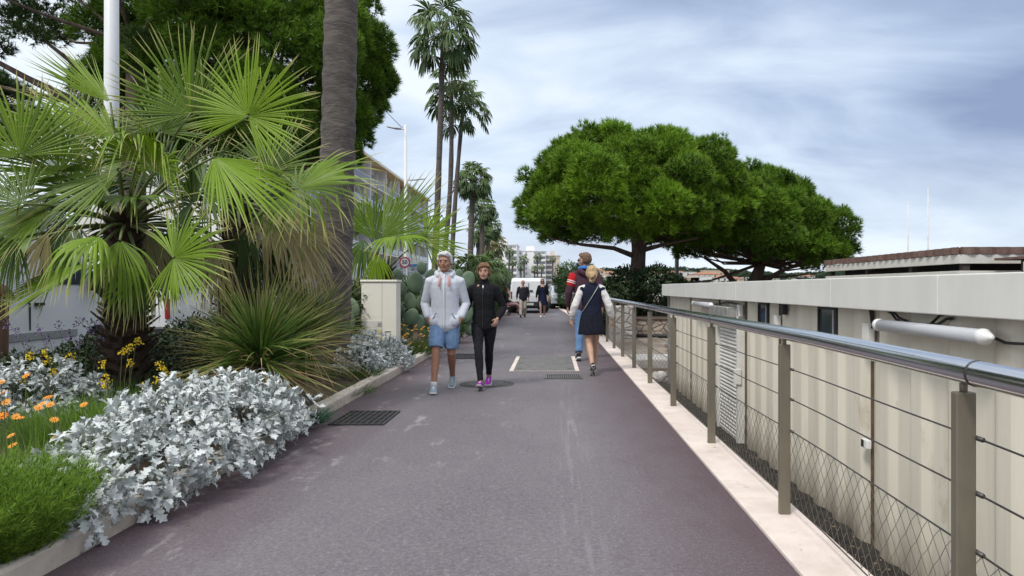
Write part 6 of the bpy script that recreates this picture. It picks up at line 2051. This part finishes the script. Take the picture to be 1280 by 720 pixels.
g.loft(pts, [(.006, .004)] * 9, side=(1, 0, 1), n=6); g.build('bag_strap', mat('strap_metal', (.5, .48, .42), rough=.4, metal=.5), P3.t, smooth=True)
g = G()
P3.HE(g, (0, .012, 1.692), (.083, .097, .078)); P3.HE(g, (0, .05, 1.635), (.083, .072, .088)); P3.HE(g, (.0, .108, 1.60), (.055, .045, .058)); P3.HE(g, (.01, .08, 1.545), (.045, .04, .05))
for q in (-1, 1): P3.HE(g, (q * .07, -.02, 1.65), (.018, .04, .05))
g.loft([P3.HP((-.06, -.045, 1.70)), P3.HP((0, -.085, 1.715)), P3.HP((.06, -.045, 1.70))], [(.022, .026)] * 3)
h3 = g.remesh('hair', hair_bld, P3.t, .006, it=2, disp=.009, dscale=30, dz=.5, seed=12)
g = G(); g.loft([P3.HP((-.03, .14, 1.615)), P3.HP((.0, .155, 1.59)), P3.HP((.03, .14, 1.565))], [(.012, .008)] * 3); g.build('hair_clip', mat('tortoise', (.10, .05, .02), rough=.3), h3, smooth=True)
blks = cloth('black_sneaker', (.015, .015, .017), (.03, .03, .032), sc=30)
for q in (-1, 1): shoe(P3.t, P3.ank[q], P3.legs[q][1], P3.legs[q][2], blks, sole_w if q < 0 else mat('patterned_sole', (.03, .03, .03), (.62, .6, .55), rough=.8, scale=45, lo=.48, hi=.52), white_paint, s=.95)

# ---------------- 4 man in maroon hoodie walking ahead of her
P4 = Person((.60, 13.1, 0), PI - .05, 1.93, 'tall man in maroon hoodie with red striped sleeve and blue hood, back turned', skin('ruddy_skin', (.46, .24, .18)),
            {1: ((.10, .28, .11), .1, .3), -1: ((-.10, -.25, .085), -.1, -.05)},
            {1: ((.265, .05, 1.115), (.285, -.03, .875), (.05, -.15, -1), (-1, -.3, 0), (0, -1, 0), .7, .15),
             -1: ((-.265, .05, 1.115), (-.28, -.05, .875), (-.05, -.15, -1), (1, -.3, 0), (0, -1, 0), .7, .15)}, head_yaw=.75)
P4.face(hair_dk, lips_m, glasses=True)
mar = cloth('maroon_jersey', (.085, .040, .055), (.06, .03, .042))
redm = cloth('red_jersey', (.52, .025, .03), (.42, .02, .025))
g = G(); P4.g_loft(g, [(.82, .19, .14, 0), (.86, .198, .146, 0), (.95, .185, .136, 0), (1.1, .178, .13, 0), (1.25, .19, .134, 0), (1.35, .192, .128, .004), (1.42, .135, .10, .012), (1.475, .085, .08, .014)])
for q in (-1, 1): P4.sleeve(g, q, [.07, .078, .069, .065, .062, .058, .052, .045])
h4 = g.remesh('hoodie', mar, P4.t, .010, it=4, disp=.007, dscale=9, seed=14)
for q in (-1, 1):
    el = Vector(P4.arms[q][0]); sh_ = P4.sh[q]
    g = G(); g.loft([sh_ + Vector((0, 0, -.005)), sh_.lerp(el, .22), sh_.lerp(el, .62)], [.084, .080, .075], n=16) if q > 0 else None
    if q < 0: continue
    sl = g.build('red_sleeve_panel', redm, h4, smooth=True)
    for f in (.36, .46):
        g = G(); g.loft([sh_.lerp(el, f), sh_.lerp(el, f + .045)], [.0815, .0805], n=16, dome=False); g.build('white_stripe', white_paint, sl, smooth=True)
blue = cloth('blue_lining', (.05, .19, .52), (.04, .14, .42))
g = G(); g.loft([P4.L((-.095, -.01, 1.475)), P4.L((-.10, .06, 1.50)), P4.L((-.05, .10, 1.515)), P4.L((.05, .10, 1.515)), P4.L((.10, .06, 1.50)), P4.L((.095, -.01, 1.475))], [(.022, .03)] * 6); g.build('hood_lining', blue, h4, smooth=True)
g = G(); g.loft([P4.L((-.10, .10, 1.46)), P4.L((-.06, .14, 1.44)), P4.L((0, .15, 1.40)), P4.L((.06, .14, 1.44)), P4.L((.10, .10, 1.46))], [(.035, .05)] * 5); g.build('hood', mar, h4, smooth=True)
jean = cloth('blue_jeans', (.13, .22, .38), (.09, .16, .29), sc=14)
g = G(); P4.trouser(g, [.106, .098, .082, .07, .069, .062, .062]); g.remesh('jeans', jean, P4.t, .010, it=3, disp=.006, dscale=12, seed=15)
g = G(); P4.HE(g, (0, .018, 1.690), (.078, .093, .072)); P4.HE(g, (0, .045, 1.655), (.077, .068, .075)); g.loft([P4.HP((-.05, -.055, 1.715)), P4.HP((0, -.08, 1.735)), P4.HP((.05, -.055, 1.715))], [(.024, .026)] * 3)
g.remesh('hair', mat('light_brown_hair', (.17, .10, .06), (.11, .065, .04), rough=.7, scale=40), P4.t, .007, it=2, disp=.006, dscale=38)
for q in (-1, 1): shoe(P4.t, P4.ank[q], P4.legs[q][1], P4.legs[q][2], blks, sole_w, white_paint)

# ---------------- 5, 6 far couple
P5 = Person((-1.28, 31.8, 0), .05, 1.64, 'distant man in dark sweater and pale khaki trousers walking up the path', skin('skin_five', (.40, .21, .15)),
            {-1: ((-.11, -.22, .085), .1, -.05), 1: ((.09, .22, .13), -.1, .4)},
            {-1: ((-.27, .06, 1.12), (-.29, -.05, .89), (0, -.1, -1), (1, 0, 0), (0, -1, 0), .6, .2), 1: ((.27, .04, 1.12), (.25, -.12, .92), (0, -.3, -1), (-1, 0, 0), (0, -1, 0), .6, .2)}, vox=.009, build=1.1)
P5.face(hair_grey, lips_m)
g = G(); P5.g_loft(g, [(.84, .195, .15, 0), (.95, .20, .155, -.01), (1.1, .195, .15, -.01), (1.25, .198, .142, 0), (1.37, .188, .125, .006), (1.43, .12, .09, .012), (1.48, .07, .07, .012)])
for q in (-1, 1): P5.sleeve(g, q, [.066, .074, .066, .062, .06, .055, .049, .042])
j5 = g.remesh('sweater', cloth('charcoal_knit', (.022, .021, .028), (.032, .03, .038)), P5.t, .012, it=3, disp=.006, seed=21)
g = G(); g.loft([P5.L((-.05, -.07, 1.475)), P5.L((0, -.095, 1.44)), P5.L((.05, -.07, 1.475))], [(.012, .02)] * 3); g.build('collar', white_paint, j5, smooth=True)
g = G(); P5.trouser(g, [.108, .10, .088, .078, .074, .07, .07]); g.remesh('trousers', cloth('khaki', (.50, .46, .38), (.42, .38, .31)), P5.t, .012, it=3, disp=.006, seed=22)
g = G(); P5.HE(g, (0, .02, 1.688), (.077, .092, .070)); P5.HE(g, (0, .045, 1.65), (.077, .066, .075)); g.remesh('hair', hair_grey, P5.t, .008, it=2, disp=.004)
for q in (-1, 1): shoe(P5.t, P5.ank[q], P5.legs[q][1], P5.legs[q][2], mat('black_leather', (.02, .018, .016), rough=.4) if q < 0 else bpy.data.materials['black_leather'], black_plastic)

P6 = Person((-.42, 31.7, 0), .0, 1.72, 'distant woman in navy dress, dark cardigan, sunglasses and white sneakers', skin('skin_six', (.48, .29, .21)),
            {-1: ((-.075, -.15, .085), .1, -.05), 1: ((.075, .15, .10), -.1, .2)},
            {-1: ((-.25, .06, 1.12), (-.27, -.05, .89), (0, -.1, -1), (1, 0, 0), (0, -1, 0), .6, .2), 1: ((.25, .04, 1.12), (.27, -.06, .90), (0, -.3, -1), (-1, 0, 0), (0, -1, 0), .6, .2)}, female=True, vox=.009)
P6.face(hair_brn, lips_m, glasses=True)
g = G(); P6.g_loft(g, [(.56, .225, .18, 0), (.65, .22, .175, 0), (.8, .20, .155, 0), (.95, .17, .13, 0), (1.08, .15, .115, 0), (1.22, .158, .122, 0), (1.34, .16, .115, 0), (1.41, .11, .08, .01), (1.44, .08, .07, .01)], dome=False)
g.remesh('dress', cloth('navy_dress', (.016, .022, .06), (.012, .016, .045)), P6.t, .012, it=3, disp=.008, dz=.4, seed=23)
g = G()
for q in (-1, 1):
    P6.sleeve(g, q, [.06, .066, .058, .056, .054, .05, .045, .04])
    g.loft([P6.L((q * .11, .02, 1.42)), P6.L((q * .125, -.02, 1.25)), P6.L((q * .14, -.01, 1.05)), P6.L((q * .15, 0, .86))], [(.045, .115), (.05, .125), (.05, .12), (.05, .135)], side=(1, 0, 0))
g.remesh('cardigan', cloth('black_cardigan', (.015, .015, .017)), P6.t, .012, it=3, disp=.004, seed=24)
g = G(); P6.HE(g, (0, .015, 1.69), (.082, .094, .076)); P6.HE(g, (0, .05, 1.62), (.085, .065, .11))
for q in (-1, 1): P6.HE(g, (q * .072, .0, 1.60), (.02, .05, .095))
g.remesh('hair', hair_brn, P6.t, .008, it=2, disp=.006)
for q in (-1, 1): shoe(P6.t, P6.ank[q], P6.legs[q][1], P6.legs[q][2], sole_w, sole_w, s=.95)
t = thing('tote_bag', 'tan tote bag carried by the distant woman', 'bag', (-.13, 31.62, .68))
g = G(); g.loft([(0, 0, 0), (0, 0, .14), (0, 0, .27)], [(.055, .12), (.06, .14), (.05, .14)], side=(1, 0, 0)); g.build('bag_body', mat('tan_leather', (.34, .22, .13), (.26, .17, .1), rough=.6), t, smooth=True)
g = G(); g.tube([(0, -.08, .27), (0, -.05, .42), (0, .05, .42), (0, .08, .27)], .008, n=6); g.build('handle', bpy.data.materials['tan_leather'], t, smooth=True)

# ---------------- 7 person seated on the bench, legs stretched out
P7t = thing('person', 'person seated on the bench with pinkish trousers and black shoes, legs stretched out', 'person', (BX + .02, BY - .15, 0), PI / 2)
g = G()
S7 = lambda x, y, z: Vector((x, y, z))
# local frame: faces -Y (turned towards +X of the scene)
g.loft([S7(0, .02, .50), S7(0, .05, .75), S7(0, .06, .98), S7(0, .05, 1.05)], [(.165, .12), (.15, .11), (.165, .105), (.07, .06)], side=(1, 0, 0), n=16)
g.loft([S7(0, .045, 1.03), S7(0, .03, 1.12)], [.05, .05])
g.ell(S7(0, .02, 1.23), (.072, .092, .10)); g.ell(S7(0, -.015, 1.18), (.058, .06, .06)); g.loft([S7(0, -.07, 1.225), S7(0, -.092, 1.19)], [.009, .013], n=8)
legs7 = {-1: [S7(-.09, 0, .53), S7(-.10, -.42, .55), S7(-.05, -.78, .30)], 1: [S7(.09, 0, .53), S7(.10, -.43, .52), S7(.06, -.62, .11)]}
for q in (-1, 1):
    a, b_, c_ = legs7[q]
    g.loft([a, a.lerp(b_, .5), b_, b_.lerp(c_, .4), c_], [.08, .07, .053, .052, .036])
    sh_ = S7(q * .17, .05, .96); el = S7(q * .22, -.02, .72); wr = S7(q * .12, -.22, .66)
    g.loft([sh_, el, wr], [.05, .04, .028]); hand(g, wr, (-q * .2, -1, -.1), (0, 0, -1), (-q, 0, 0), .5, .2)
b7 = g.remesh('body', sk2, P7t, .010, it=3)
g = G()
g.loft([S7(0, .02, .50), S7(0, .05, .75), S7(0, .06, .98), S7(0, .05, 1.06)], [(.185, .14), (.17, .13), (.185, .125), (.08, .075)], side=(1, 0, 0), n=16)
for q in (-1, 1):
    g.loft([S7(q * .13, .05, .985), S7(q * .18, .05, .95), S7(q * .22, -.02, .72), S7(q * .14, -.18, .67)], [.06, .066, .055, .042])
g.remesh('top', cloth('dark_top', (.03, .03, .035)), P7t, .012, it=3, disp=.005)
g = G(); g.loft([S7(-.1, .0, .53), S7(.1, .0, .53)], [(.12, .1)] * 2)
for q in (-1, 1):
    a, b_, c_ = legs7[q]
    g.loft([a, a.lerp(b_, .5), b_, b_.lerp(c_, .4), b_.lerp(c_, .85)], [.098, .086, .07, .066, .058])
g.remesh('trousers', cloth('pink_striped_trousers', (.42, .25, .25), (.30, .16, .17), sc=20), P7t, .012, it=3, disp=.006)
g = G(); g.ell(S7(0, .035, 1.265), (.08, .09, .085)); g.ell(S7(0, .06, 1.2), (.078, .06, .09)); g.remesh('hair', hair_brn, P7t, .009, it=2, disp=.006)
for q in (-1, 1): shoe(P7t, legs7[q][2] + Vector((0, 0, -.02)), 0, -.55 if q < 0 else 0, blks, black_plastic)
